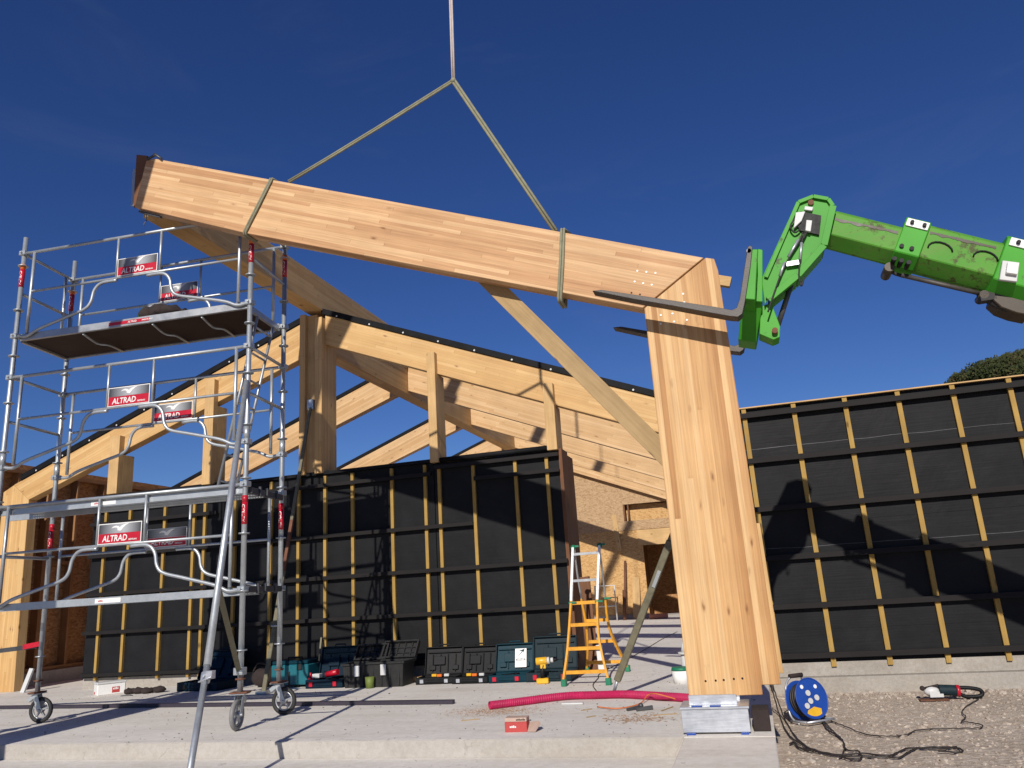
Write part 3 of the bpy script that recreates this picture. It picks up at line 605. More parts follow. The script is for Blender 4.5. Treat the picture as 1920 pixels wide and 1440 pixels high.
boom(s1a, s1b, .238, -.135, TY - .015, TY + TT + .015, .055, 'boom_collar', 'green_paint')
s2a, s2b = sh_(1872, 490)[0], sh_(1960, 500)[0]
boom(s2a, s2b, .272, -.165, TY - .035, TY + TT + .035, .06, 'boom_collar', 'green_paint')
def plate(s, h, ws, wh, y, t, name, mat, bolts=()):
    b = B(); c = a0 + tx * s + tz * h; R = Matrix((tx, V((0, 1, 0)), tz)).transposed(); b.box((c.x, y - t / 2, c.z), (ws, t, wh), R); o = b.build(name, mat, te, bevel=.002)
    if bolts:
        b = B()
        for ds, dh in bolts: q = c + tx * ds + tz * dh; b.cyl((q.x, y - t - .02, q.z), (q.x, y - t, q.z), .014, 8)
        each(b, 'bolt', 'black_plastic', te)
plate((s1a + s1b) / 2, .172, s1b - s1a - .02, .06, TY - .015, .012, 'wear_plate', 'white_paint', ((-.04, 0), (.045, 0)))
b = B()
for ds in (-.05, .02): 
    for h in (-.02,): q = a0 + tx * ((s1a + s1b) / 2 + ds) + tz * h; b.cyl((q.x, TY - .03, q.z), (q.x, TY - .012, q.z), .016, 8)
for k in range(3): q = a0 + tx * (s1a + .02 + .05 * k) + tz * -.125; b.cyl((q.x, TY - .02, q.z), (q.x, TY + .1, q.z), .017, 8)
each(b, 'bolt', 'black_plastic', te)
plate(s2a + .12, .205, .2, .06, TY - .035, .012, 'wear_plate', 'white_paint', ((-.05, 0), (.05, 0)))
# curved slots on the middle boom side
b = B()
for (x0, y0) in ((1763, 468), (1848, 485)):
    P = [at(x0 + 23 * math.cos(t), y0 - 14 * math.sin(t) + 4 * math.cos(t), TY + .004) for t in [math.pi * k / 8 for k in range(9)]]; b.tube(P, .006, 6)
each(b, 'slot_edge', 'black_plastic', te)
b = B()
for (xa, ya, xb, yb, Yd) in ((1566, 411, 1684, 436, TY + .027), (1744, 436, 1868, 465, TY + .007)):
    up_e, lo_e = [], []
    for k in range(41):
        t = k / 40; x = xa + (xb - xa) * t; y = ya + (yb - ya) * t; n_ = noise.noise(V((x * .05, y * .1, 3))); m_n = noise.noise(V((x * .21, 1, 0)))
        up_e.append((x, y - 2.2 - 2.0 * abs(m_n))); lo_e.append((x, y + 1.2 + 6 * max(0, n_) + 2.5 * abs(m_n)))
    b.ppx(up_e + lo_e[::-1], Yd, .004)
each(b, 'grease_streak', 'grease', te)
# lamp box
b = B(); b.ppx([(1880, 488), (1912, 492), (1907, 528), (1874, 524)], TY - .07, .03); b.build('lamp_bracket', 'light_grey', te, bevel=.003)
b = B(); b.ppx([(1890, 491), (1911, 494), (1908, 514), (1887, 511)], TY - .10, .03); b.build('lamp_housing', 'white_paint', te, bevel=.003)
# underside cylinder and hoses
b = B(); b.cyl(at(1690, 516, TY + .1), at(1850, 553, TY + .1), .017, 10); b.build('extension_rod', 'fork_steel', te)
b = B(); b.tube(spline([at(1665, 497, TY + .12), at(1680, 514, TY + .12), at(1760, 530, TY + .12), at(1840, 552, TY + .12)]), .014, 8)
b.tube(spline([at(1850, 560, TY + .12), at(1880, 575, TY + .1), at(1925, 583, TY + .1)]), .03, 8); b.box(at(1850, 557, TY + .1), (.1, .08, .07)); b.build('hydraulic_hose', 'rubber', te)
b = B(); p = at(1848, 549, TY + .03); b.cyl((p.x, TY + .06, p.z), (p.x, TY + .2, p.z), .03, 14); p = at(1905, 552, TY + .05); b.cyl((p.x, TY + .06, p.z), (p.x, TY + .2, p.z), .024, 14); each(b, 'rod_eye', 'grease', te)
b = B(); b.ppx([(1866, 549), (1925, 560), (1935, 592), (1905, 586), (1878, 576), (1862, 562)], TY + .06, .2); b.build('chain_housing', 'grease', te, bevel=.006)
b = B(); b.cyl(at(1668, 500, TY + .06), at(1668, 500, TY + .06) + V((0, .2, 0)), .035, 12); b.build('roller', 'grease', te)
# boom head
b = B(); head = [(1496, 378), (1525, 367), (1554, 372), (1564, 387), (1545, 459), (1496, 515), (1440, 560), (1434, 572), (1428, 524), (1462, 450)]
b.ppx(head, TY - .012, .022); b.ppx(head, TY + TT - .01, .022); b.build('boom_head', 'green_paint', te, bevel=.003)
b = B()
def edge(p, q, y0=TY + .01, y1=TY + TT - .01, th=.016):
    P, Q = at(*p, TY), at(*q, TY); m = (P + Q) / 2; d = (Q - P); R = Matrix((d.normalized(), V((0, 1, 0)), d.normalized().cross(V((0, 1, 0))))).transposed()
    b.box((m.x, (y0 + y1) / 2, m.z), (d.length, y1 - y0, th), R)
for i in ((0, 1), (1, 2), (2, 3)): edge(head[i[0]], head[i[1]])
edge((1563, 388), (1546, 458)); edge((1544, 461), (1497, 514)); edge((1495, 380), (1431, 520)); edge((1494, 516), (1442, 559)); b.build('head_web', 'green_paint', te)
b = B(); P = [at(x, y, TY - .03) for x, y in ((1562, 386), (1545, 460), (1496, 516), (1440, 562))]
for i in range(3): b.bar(P[i], P[i + 1], .02, .05, (0, 1, 0))
P = [at(x, y, TY - .03) for x, y in ((1436, 520), (1497, 379), (1525, 368), (1553, 373), (1562, 386))]
for i in range(4): b.bar(P[i], P[i + 1], .012, .03, (0, 1, 0))
b.build('head_flange', 'green_paint', te, bevel=.002)
b = B(); b.ppx([(1501, 396), (1540, 404), (1536, 440), (1500, 432), (1492, 416)], TY - .035, .02); b.build('recess_panel', 'black_plastic', te)
b = B(); b.ppx([(1492, 398), (1510, 396), (1503, 414), (1488, 428)], TY - .055, .03); b.ppx([(1512, 412), (1523, 413), (1520, 434), (1510, 432)], TY - .06, .03); b.ppx([(1509, 386), (1525, 388), (1523, 395), (1508, 393)], TY - .04, .03); each(b, 'valve_block', 'light_grey', te, bevel=.003)
b = B(); p = at(1520, 382, TY); b.cyl((p.x, TY - .03, p.z), (p.x, TY + .02, p.z), .022, 14); p = at(1453, 619, TY); b.cyl((p.x, TY + .0, p.z), (p.x, TY + .12, p.z), .022, 14); each(b, 'pivot_pin', 'rust', te)
b = B()
for P in ([(1505, 436), (1500, 450), (1484, 476), (1472, 498), (1462, 520), (1455, 540)], [(1509, 436), (1503, 455), (1502, 470), (1500, 490), (1498, 515), (1500, 530)], [(1492, 408), (1482, 424), (1490, 436), (1500, 430)], [(1455, 540), (1448, 560), (1440, 585)], [(1512, 436), (1506, 448)], [(1500, 530), (1503, 536), (1508, 520)]):
    b.tube(spline([at(x, y, TY - .045) for x, y in P], 4), .007, 6)
b.build('hydraulic_hose', 'rubber', te)
b = B(); b.cyl(at(1497, 449, TY - .045), at(1478, 482, TY - .045), .011, 8); b.cyl(at(1471, 492, TY - .045), at(1462, 518, TY - .045), .011, 8); b.cyl(at(1503, 455, TY - .045), at(1500, 487, TY - .045), .011, 8); b.box(at(1486, 494, TY - .04), (.09, .02, .035)); b.build('hose_fitting', 'galvanised', te)
# tilt cylinder and carriage
b = B(); b.cyl(at(1488, 520, TY + .15), at(1458, 612, TY + .15), .02, 12); b.build('tilt_cylinder', 'steel_dark', te)
b = B(); b.ppx([(1444, 568), (1448, 572), (1463, 612), (1462, 632), (1450, 637), (1424, 626), (1426, 575)], TY + .04, .18); b.build('tilt_link', 'green_paint', te, bevel=.004)
CY0, CY1 = 5.62, 6.78
b = B(); b.ppx([(1409, 467), (1421, 467), (1416, 562), (1392, 560)], CY0 + .02, CY1 - CY0 - .04)
b.build('carriage', 'green_paint', te, bevel=.005)
b = B(); b.ppx([(1421, 466), (1430, 468), (1430, 530), (1430, 566), (1414, 565)], TY - .08, .46); b.build('carriage_rib', 'green_paint', te, bevel=.005)
b = B(); T_ = [at(1392, 563, TY - .05), at(1430, 568, TY - .05)]; Bt = [at(1384, 637, TY + .16), at(1418, 642, TY + .16)]; q = V((0, .42, 0)); q2 = V((0, .22, 0))
b.add([T_[0], T_[1], Bt[1], Bt[0], T_[0] + q, T_[1] + q, Bt[1] + q2, Bt[0] + q2], [(3, 2, 1, 0), (4, 5, 6, 7), (0, 1, 5, 4), (1, 2, 6, 5), (2, 3, 7, 6), (3, 0, 4, 7)]); b.build('carriage_bracket', 'green_paint', te, bevel=.005)
b = B(); b.cyl(at(1404, 470, CY0), at(1404, 470, CY0) + V((0, CY1 - CY0, 0)), .018, 12); b.build('fork_shaft', 'steel_dark', te)
for yf in (5.62, 6.58):
    # profile measured on the near fork, same shape for the far one
    prof = [(1110, 545), (1128, 543), (1180, 551), (1260, 563), (1340, 575), (1372, 581), (1381, 577), (1387, 560), (1396, 500), (1402, 463), (1406, 460), (1411, 463), (1407, 500), (1397, 565), (1392, 588), (1384, 594), (1370, 593), (1330, 586), (1260, 573), (1190, 561), (1130, 549)]
    P = [at(x, y, 5.62) for x, y in prof]; b = B(); b.prism([(p.x, p.z) for p in P], yf, yf + .12); b.build('fork', 'fork_steel', te, bevel=.003)

# ------------------------------------------------------------------ scaffold tower
FR = V((-4.33, 6.13, 0)); U = V((-2.66, -.21, 0)); UL = U.length; U = U.normalized(); W_ = V((-.105, .75, 0)); WL = W_.length; W_ = W_.normalized()
def S(a, b_, z): return FR + U * a + W_ * b_ + V((0, 0, z))
sc = thing('scaffold_tower', 'galvanised rolling scaffold tower with three railing levels on castor wheels', 'scaffold', tuple(S(UL / 2, WL / 2, 0)))
corners = {'fr': (0, 0, 4.54), 'br': (0, WL, 4.84), 'fl': (UL, 0, 4.97), 'bl': (UL, WL, 5.02)}
for k, (a, c, zt) in corners.items():
    p = B(); p.cyl(S(a, c, .30), S(a, c, zt), .0242, 14); po = p.build('post', 'galvanised', sc)
    r = B()
    for z in [x * .5 + .14 for x in range(1, 10)]:
        if z < zt - .05: r.cyl(S(a, c, z - .005), S(a, c, z + .005), .05, 12)
    r.cyl(S(a, c, 2.5), S(a, c, 2.62), .029, 12); each(r, 'rosette', 'galvanised', po)
    for zs in ((4.40, 1.72) if k != 'br' else (4.42, 1.72)):
        zs = min(zs, zt - .27)
        s_ = B(); s_.cyl(S(a, c, zs), S(a, c, zs + .2), .0255, 14); st = s_.build('sticker', 'red_paint', po)
        s_ = B(); s_.cyl(S(a, c, zs + .2), S(a, c, zs + .26), .0255, 14); s_.build('sticker', 'orange_sticker' if zs > 3 else 'red_paint', po)
        tb = B(); P, F = text_b("ALTRAD", (.16, .028), (0, 0, 0), (0, 0, 1), (-1, 0, 0), 0)
        ctr = S(a, c, zs + .02); tb.add([ctr + V((v.x + .014, 0, v.z)) + V((0, -math.sqrt(max(0, .0258 ** 2 - (v.x + .014) ** 2)), 0)) for v in P], F); tb.build('lettering', 'white_paint', po)
def rail(side, zt, lv):
    c = 0.0 if side == 'f' else WL; off = -.0; zm, zl = zt - .45, zt - .93
    L = UL; b = B(); r = .0165
    b.tube([S(.02, c, zt), S(L - .02, c, zt)], r, 10); b.tube([S(.13, c, zm), S(L - .13, c, zm)], .013, 10)
    for a in (.13, L - .13): b.tube([S(a, c, zl + .02), S(a, c, zt)], r, 10)
    for a in (1.02, 1.52): b.tube([S(a, c, zm), S(a, c, zt)], .013, 8)
    for sgn in (1, -1):
        f = (lambda a: a) if sgn == 1 else (lambda a: L - a)
        b.tube(spline([S(f(1.16), c, zm - .025), S(f(.98), c, zm - .03), S(f(.90), c, zm - .10), S(f(.87), c, zm - .22), S(f(.80), c, zm - .29), S(f(.6), c, zm - .345), S(f(.28), c, zm - .43), S(f(.14), c, zl - .01), S(f(.03), c, zl)], 5), r, 10)
    g_ = b.build('guardrail', 'galvanised', sc)
    # sign
    y = S(0, c, 0).y; a_l, a_r = 1.50, 1.04
    O = S(a_l, c, zm + .008) - W_ * .016; ux = -U; uz = V((0, 0, 1)); wv = .46; hv = .19
    def rect(u0, u1, v0, v1, d, name, mat, par):
        q = B(); q.add([O + ux * u0 + uz * v0 - W_ * d, O + ux * u1 + uz * v0 - W_ * d, O + ux * u1 + uz * v1 - W_ * d, O + ux * u0 + uz * v1 - W_ * d,
                        O + ux * u0 + uz * v0 - W_ * (d - .003), O + ux * u1 + uz * v0 - W_ * (d - .003), O + ux * u1 + uz * v1 - W_ * (d - .003), O + ux * u0 + uz * v1 - W_ * (d - .003)],
                       [(0, 1, 2, 3), (7, 6, 5, 4), (0, 4, 5, 1), (1, 5, 6, 2), (2, 6, 7, 3), (3, 7, 4, 0)], uvs=[(0, 0), (1, 0), (1, 1), (0, 1)] * 2); return q.build(name, mat, par)
    sg = rect(0, wv, 0, hv, 0, 'sign_board', 'white_paint', g_)
    rect(.008, wv - .008, .096, hv - .008, .003, 'sign_print', 'sign_fade', g_)
    rect(.008, wv - .008, .008, .094, .003, 'sign_print', 'red_paint', g_)
    t = B(); P, F = text_b("ALTRAD", (.265, .058), O + ux * .05 + uz * .022 - W_ * .0045, ux, uz, 0, .12); t.add(P, F)
    P, F = text_b("MEFRAN", (.085, .016), O + ux * .33 + uz * .022 - W_ * .0045, ux, uz, 0, .12); t.add(P, F)
    bird = [(0, .030), (.02, .046), (.05, .053), (.078, .046), (.09, .036), (.11, .052), (.145, .064), (.19, .068), (.155, .052), (.128, .030), (.104, .002), (.080, .006), (.062, .014), (.072, .018), (.058, .034), (.03, .037)]
    t.add([O + ux * (.14 + u) + uz * (.112 + v) - W_ * .0045 for u, v in bird], [tuple(range(len(bird)))]); t.build('sign_lettering', 'white_paint', g_)
    # couplers
    for a in (0, L):
        for z in (zt, zl):
            k = B(); k.box(S(a, c, z), (.075, .075, .05)); k.cyl(S(a, c, z) - W_ * .06, S(a, c, z) - W_ * .02, .011, 8); k.build('coupler', 'galvanised', sc, bevel=.004)
for side in 'fb':
    for zt in (4.785, 3.41, 2.085): rail(side, zt, 0)
# end frames
for a in (0, UL):
    b = B()
    for z in (4.78, 4.33, 3.41, 2.95) + ((1.16,) if a == 0 else (1.62,)): b.tube([S(a, .03, z), S(a, WL - .03, z)], .0165, 8)
    if a > 1: b.tube([S(a, WL - .12, 3.85), S(a, WL - .12, 4.78)], .0165, 8)
    each(b, 'end_rail', 'galvanised', sc)
for z in (2.03, 1.15):
    b = B(); b.bar(S(-.02, .05, z), S(-.02, WL - .05, z), .055, .045)
    for t in (.2, .34, .55): b.bar(S(-.045, t, z - .04), S(-.045, t, z + .05), .02, .03, (0, 1, 0))
    b.build('end_bracket', 'steel_dark', sc, bevel=.003)
# top deck
b = B(); b.box(S(UL / 2, WL / 2, 3.83), (UL - .08, WL - .12, .02), Matrix((U, W_, V((0, 0, 1)))).transposed()); b.build('deck_board', 'plywood_dark', sc)
b = B()
for c in (.035, WL - .035): b.bar(S(.03, c, 3.845), S(UL - .03, c, 3.845), .075, .03)
for a in (.04, UL - .04): b.bar(S(a, .05, 3.825), S(a, WL - .05, 3.825), .06, .035)
b.build('deck_frame', 'alu', sc, bevel=.003)
b = B()
for a in (.55, 1.1, 1.9): b.tube(spline([S(a, .05, 3.80), S(a + .02, .3, 3.775), S(a - .05, .4, 3.775), S(a, WL - .05, 3.80)], 4), .011, 8)
each(b, 'deck_brace', 'galvanised', sc)
b = B(); q = S(1.62, .0185, 3.83); Rm = Matrix((-U, W_, V((0, 0, 1)))).transposed(); b.box(S(1.35, .017, 3.845), (.46, .003, .032), Rm); b.build('sticker', 'red_paint', sc)
b = B(); P, F = text_b("ALTRAD", (.1, .02), S(1.36, .0150, 3.834), -U, (0, 0, 1), 0, .1); b.add(P, F); P, F = text_b("MEFRAN", (.12, .014), S(1.2, .0150, 3.838), -U, (0, 0, 1), 0, .1); b.add(P, F); b.build('lettering', 'white_paint', sc)
# steel decks at the middle and lower level
for z, c0, c1 in ((2.04, .03, .42), (1.135, .03, .36)):
    d = B(); 
    for c in (c0, c1): d.bar(S(.03, c, z), S(UL + .25, c, z), .062, .004); d.bar(S(.03, c + .012, z - .03), S(UL + .25, c + .012, z - .03), .004, .028); d.bar(S(.03, c + .012, z + .03), S(UL + .25, c + .012, z + .03), .004, .028)
    dk = d.build('steel_deck', 'galvanised', sc)
    d = B(); nx_ = 90; 
    for i in range(nx_):
        a = .06 + i * (UL - .1) / nx_
        d.bar(S(a, c0 + .02, z + .02), S(a, c1 - .01, z + .02), .003, .016)
    for j in range(9):
        c = c0 + .03 + j * (c1 - c0 - .05) / 8; d.bar(S(.03, c, z + .0205), S(UL, c, z + .0205), .004, .02)
    d.build('deck_grating', 'galvanised', sc)
    d = B(); d.box(S(1.5 if z > 2 else 1.38, c0 - .004, z), (.27, .002, .04), Rm); d.build('label', 'white_paint', sc)
    d = B(); P, F = marks_b(4, (.05, .018), S(1.6 if z > 2 else 1.48, c0 - .0055, z - .008), -U, (0, 0, 1), 0); d.add(P, F); d.build('lettering', 'red_paint', sc)
# access ladder
b = B(); P0_, P1_ = S(-.02, .12, 3.75), S(.42, .22, 2.06); dv = V((0, 0, 0)); wv2 = U * .0 + W_ * .34
for o_ in (0, 1): b.tube([P0_ + wv2 * o_, P1_ + wv2 * o_], .0145, 8)
for k in range(7): q = P0_ + (P1_ - P0_) * (.06 + k * .145); b.tube([q, q + wv2], .011, 8)
b.build('access_ladder', 'alu', sc)
# outriggers
T0 = S(0, -.03, 3.05); G0 = V((-3.2, 4.0, -.5)); dr = (G0 - T0)
b = B(); b.cyl(T0, T0 + dr * .68, .0255, 14); b.build('outrigger', 'galvanised', sc)
b = B(); b.cyl(T0 + dr * .68, G0 + V((0, 0, .24)), .021, 14); b.box(G0 + V((0, 0, .235)), (.12, .12, .012)); b.build('outrigger_leg', 'galvanised', sc)
# the upper half of that tube runs from the coupler on the post
b = B(); m_ = T0 + dr * .70; b.cyl(m_ - dr.normalized() * .035, m_ + dr.normalized() * .03, .031, 14); b.box(m_ + V((.045, -.01, .02)), (.05, .04, .05)); b.cyl(m_ + V((-.02, -.045, -.02)), m_ + V((.08, -.045, .01)), .006, 8); b.build('clamp', 'zinc_shiny', sc, bevel=.003)
b = B(); b.bar(T0 + dr * .535, S(0, -.03, .47), .042, .008, (0, -1, .3)); b.build('stay', 'prop_olive', sc)
b = B(); b.box(S(0, -.01, .47), (.09, .07, .06)); b.cyl(S(0, -.09, .46), S(0, .02, .46), .009, 8); b.build('coupler', 'galvanised', sc, bevel=.004)
G1 = S(-.45, WL + 1.2, 0.02); 
# long bar lying across behind, left of the left post
b = B(); b.bar(at(-60, 1228, 6.9), at(72, 1211, 6.9), .045, .04); b.build('side_stay', 'steel_dark', sc)
b = B(); b.bar(at(46, 1213, 6.88), at(76, 1207, 6.88), .05, .044); b.build('sticker', 'red_paint', sc)
# castors
def castor(c, ang, tyre):
    c = V(c); R = Matrix.Rotation(ang, 3, 'Z'); fw = R @ V((1, 0, 0)); sd_ = R @ V((0, 1, 0)); hub = c + fw * .055 + V((0, 0, .125))
    f = B(); f.box(c + V((0, 0, .285)), (.13, .13, .008), R)
    for s in (-1, 1): f.bar(c + sd_ * s * .034 + V((0, 0, .28)), hub + sd_ * s * .034, .05, .006, fw)
    f.cyl(c + V((0, 0, .27)), c + V((0, 0, .38)), .021, 12); f.cyl(hub - sd_ * .05, hub + sd_ * .05, .013, 8); f.bar(c - fw * .08 + V((0, 0, .22)), c - fw * .02 + V((0, 0, .26)), .04, .05); co = f.build('castor', 'galvanised', sc, bevel=.003)
    f = B(); n = 28; f.tube([hub + fw * math.cos(t) * .104 + V((0, 0, math.sin(t) * .104)) for t in [2 * math.pi * k / n for k in range(n)]], .0205, 10, closed=True); f.build('tyre', tyre, co)
    f = B(); f.tube([hub + fw * math.cos(t) * .082 + V((0, 0, math.sin(t) * .082)) for t in [2 * math.pi * k / n for k in range(n)]], .009, 8, closed=True)
    for k in range(5): t = 2 * math.pi * k / 5 + .3; f.bar(hub, hub + fw * math.cos(t) * .08 + V((0, 0, math.sin(t) * .08)), .02, .016, sd_)
    f.cyl(hub - sd_ * .025, hub + sd_ * .025, .026, 12); f.build('wheel_rim', 'alu', co)
    f = B(); f.box(c + V((0, 0, .296)), (.10, .16, .012), R); f.build('brake_pedal', 'rust', co, bevel=.002); f = B(); f.cyl(c + V((0, 0, .40)), c + V((0, 0, .412)), .045, 10); f.build('collar', 'rust', co)
castor(S(0, 0, 0), math.radians(-78), 'wheel_grey'); castor(S(0, WL, 0), math.radians(5), 'rubber')
castor(S(UL, WL, 0), math.radians(12), 'rubber'); castor(S(UL, 0, 0), math.radians(150), 'rubber')

# jacket on the deck
b = B(); J = at(305, 580, 6.2)
for (dx, r, sx, sz) in ((-.14, .085, 1.2, 1.0), (-.02, .085, 1.5, 1.05), (.12, .07, 1.6, .95), (.22, .055, 1.3, .9)):
    b.sphere((J.x + dx, 6.22 + random.uniform(-.03, .03), 3.885 + r * sz * .8), r, 18, 12, (sx, 1.3, sz))
for i, v in enumerate(b.v): b.v[i] = v + V((noise.noise(v * 14), noise.noise(v * 14 + V((5, 0, 0))), noise.noise(v * 14 + V((0, 7, 0))) * .7)) * .04
solo(b, 'jacket', 'cloth_dark', 'crumpled dark jacket lying on the top scaffold deck', 'jacket')
b = B(); b.tube(spline([(J.x - .27, 6.2, 3.88), (J.x - .28, 6.2, 3.97), (J.x - .22, 6.2, 4.03), (J.x - .15, 6.2, 3.98)]), .022, 8); solo(b, 'strap_coil', 'cloth_green', 'dark green strap loop beside the jacket on the top scaffold deck', 'strap')

# ------------------------------------------------------------------ props
pr = thing('pull_push_prop', 'olive steel prop leaning from the magenta hose up behind the hoisted column', 'prop', (-1.35, 7.48, 0))
p = V((-1.36, 7.5, .05)); q = V((-.12, 7.12, 2.4)); d = (q - p)
b = B(); b.bar(p + d * .04, p + d * .55, .062, .062, (0, -1, 0)); b.build('outer_tube', 'prop_olive', pr, bevel=.006)
b = B(); b.bar(p + d * .55, q, .048, .048, (0, -1, 0)); b.build('inner_tube', 'prop_olive', pr, bevel=.004)
b = B(); m = p + d * .41; b.bar(m - d.normalized() * .09 + V((.015, -.036, .01)), m + d.normalized() * .07 + V((.015, -.036, .01)), .03, .012, (1, 0, .3)); b.cyl(p - V((0, 0, .02)), p + d * .05, .015, 8); b.box(p + V((0, 0, -.043)), (.14, .12, .01)); b.build('foot', 'galvanised', pr)
pr = thing('pull_push_prop', 'narrow grey steel prop running up behind the scaffold to the ridge post', 'prop', (-5.7, 8.55, 0))
p = V((-5.68, 8.5, .03)); q = V((-5.68, 9.5, 3.66)); d = q - p
b = B(); b.bar(p, p + d * .38, .055, .03, (1, 0, 0)); b.build('outer_tube', 'prop_olive', pr, bevel=.004)
b = B(); b.bar(p + d * .38, p + d * .56, .042, .028, (1, 0, 0)); b.build('inner_tube', 'rust', pr)
b = B(); b.bar(p + d * .56, q, .042, .028, (1, 0, 0)); b.build('inner_tube', 'prop_olive', pr)
b = B(); b.box(q + V((0, .02, .05)), (.1, .05, .14)); b.build('head_plate', 'galvanised', pr)
b = B(); b.box(p + V((0, 0, -.01)), (.14, .14, .03)); b.build('foot', 'galvanised', pr)
b = B(); b.cyl(p + d * .2 + V((-.03, -.03, 0)), p + d * .2 + V((.06, -.03, 0)), .012, 8); b.build('pin', 'galvanised', pr)

# ------------------------------------------------------------------ combination ladder
la = thing('combination_ladder', 'yellow folding ladder with white upper section and green feet standing at the wall end', 'ladder', (-1.8, 9.0, 0))
fl_, fr_ = fl(1058, 1287), fl(1141, 1285); bl_, br_ = fl(1102, 1262), fl(1182, 1257)
fl_ = V((fl_.x, 8.38, 0)); fr_ = V((fr_.x, 8.38, 0)); br_ = V((-1.54, 9.56, 0)); bl_ = V((-2.02, 9.56, 0))
jl, jr = V((-1.975, 8.80, .83)), V((-1.68, 8.80, .83)); tl, tr = V((-1.95, 9.0, 1.42)), V((-1.64, 9.0, 1.42))
cl, crr = V((-1.985, 8.62, .46)), V((-1.665, 8.62, .46))
def side(pts, name, mat, w=.05, t=.022):
    b = B()
    P = spline(pts, 5)
    for i in range(len(P) - 1): b.bar(P[i], P[i + 1] + (P[i + 1] - P[i]) * .06, t, w, (1, 0, 0))
    return b.build(name, mat, la)
side([fl_ + V((0, 0, .06)), V((-2.0, 8.5, .28)), cl + V((0, 0, .05)), jl], 'stile', 'yellow_paint', .05, .022); side([fr_ + V((0, 0, .06)), V((-1.62, 8.5, .28)), crr + V((0, 0, .05)), jr], 'stile', 'yellow_paint', .05, .022)
jbl, jbr = V((-1.94, 9.2, .85)), V((-1.66, 9.2, .85))
side([bl_ + V((0, 0, .06)), V((-1.96, 9.42, .3)), V((-1.93, 9.3, .55)), jbl], 'stile', 'yellow_paint', .05, .022); side([br_ + V((0, 0, .06)), V((-1.62, 9.42, .3)), V((-1.67, 9.3, .55)), jbr], 'stile', 'yellow_paint', .05, .022)
side([jl, jl + (tl - jl) * .5, tl], 'stile', 'white_paint', .04, .026); side([jr, jr + (tr - jr) * .5, tr], 'stile', 'white_paint', .04, .026)
side([jbl, jbl + (tl - jbl) * .5, tl + V((.01, .03, 0))], 'stile', 'alu', .035, .015); side([jbr, jbr + (tr - jbr) * .5, tr + V((-.01, .03, 0))], 'stile', 'alu', .035, .015)
def lerp(a, b_, t): return a + (b_ - a) * t
fL = [fl_, V((-2.0, 8.5, .28)), cl + V((0, 0, .05)), jl]; fR = [fr_, V((-1.62, 8.5, .28)), crr + V((0, 0, .05)), jr]
sL, sR = spline(fL, 10), spline(fR, 10); bL, bR = spline([bl_, V((-1.96, 9.42, .3)), V((-1.93, 9.3, .55)), jbl], 10), spline([br_, V((-1.62, 9.42, .3)), V((-1.67, 9.3, .55)), jbr], 10)
def zat(P, z):
    for i in range(len(P) - 1):
        if P[i].z <= z <= P[i + 1].z: return lerp(P[i], P[i + 1], (z - P[i].z) / (P[i + 1].z - P[i].z))
    return P[-1]
for z in (.13, .355, .59, .815): b = B(); b.bar(zat(sL, z), zat(sR, z), .035, .03); b.build('rung', 'yellow_paint', la)
for z in (.12, .36, .6): b = B(); b.bar(zat(bL, z), zat(bR, z), .035, .03); b.build('rung', 'yellow_paint', la)
for t in (.38, .88): b = B(); b.bar(lerp(jl, tl, t), lerp(jr, tr, t), .028, .03); b.build('rung', 'alu', la)
for q in (fl_, fr_, bl_, br_): b = B(); b.box(q + V((0, .01, .035)), (.055, .07, .07)); b.build('foot', 'green_rubber', la, bevel=.006)
for q in (tl, tr): b = B(); b.sphere(q + V((0, .02, .01)), .034, 10, 7, (1.0, 1.2, .9)); b.box(q + V((.03, .02, .02)), (.07, .04, .02)); b.build('hinge', 'green_rubber', la)
for q in (jl, jr, jbr): b = B(); b.box(q + V((.02, -.01, -.01)), (.09, .05, .022)); b.build('lock', 'green_rubber', la, bevel=.004)

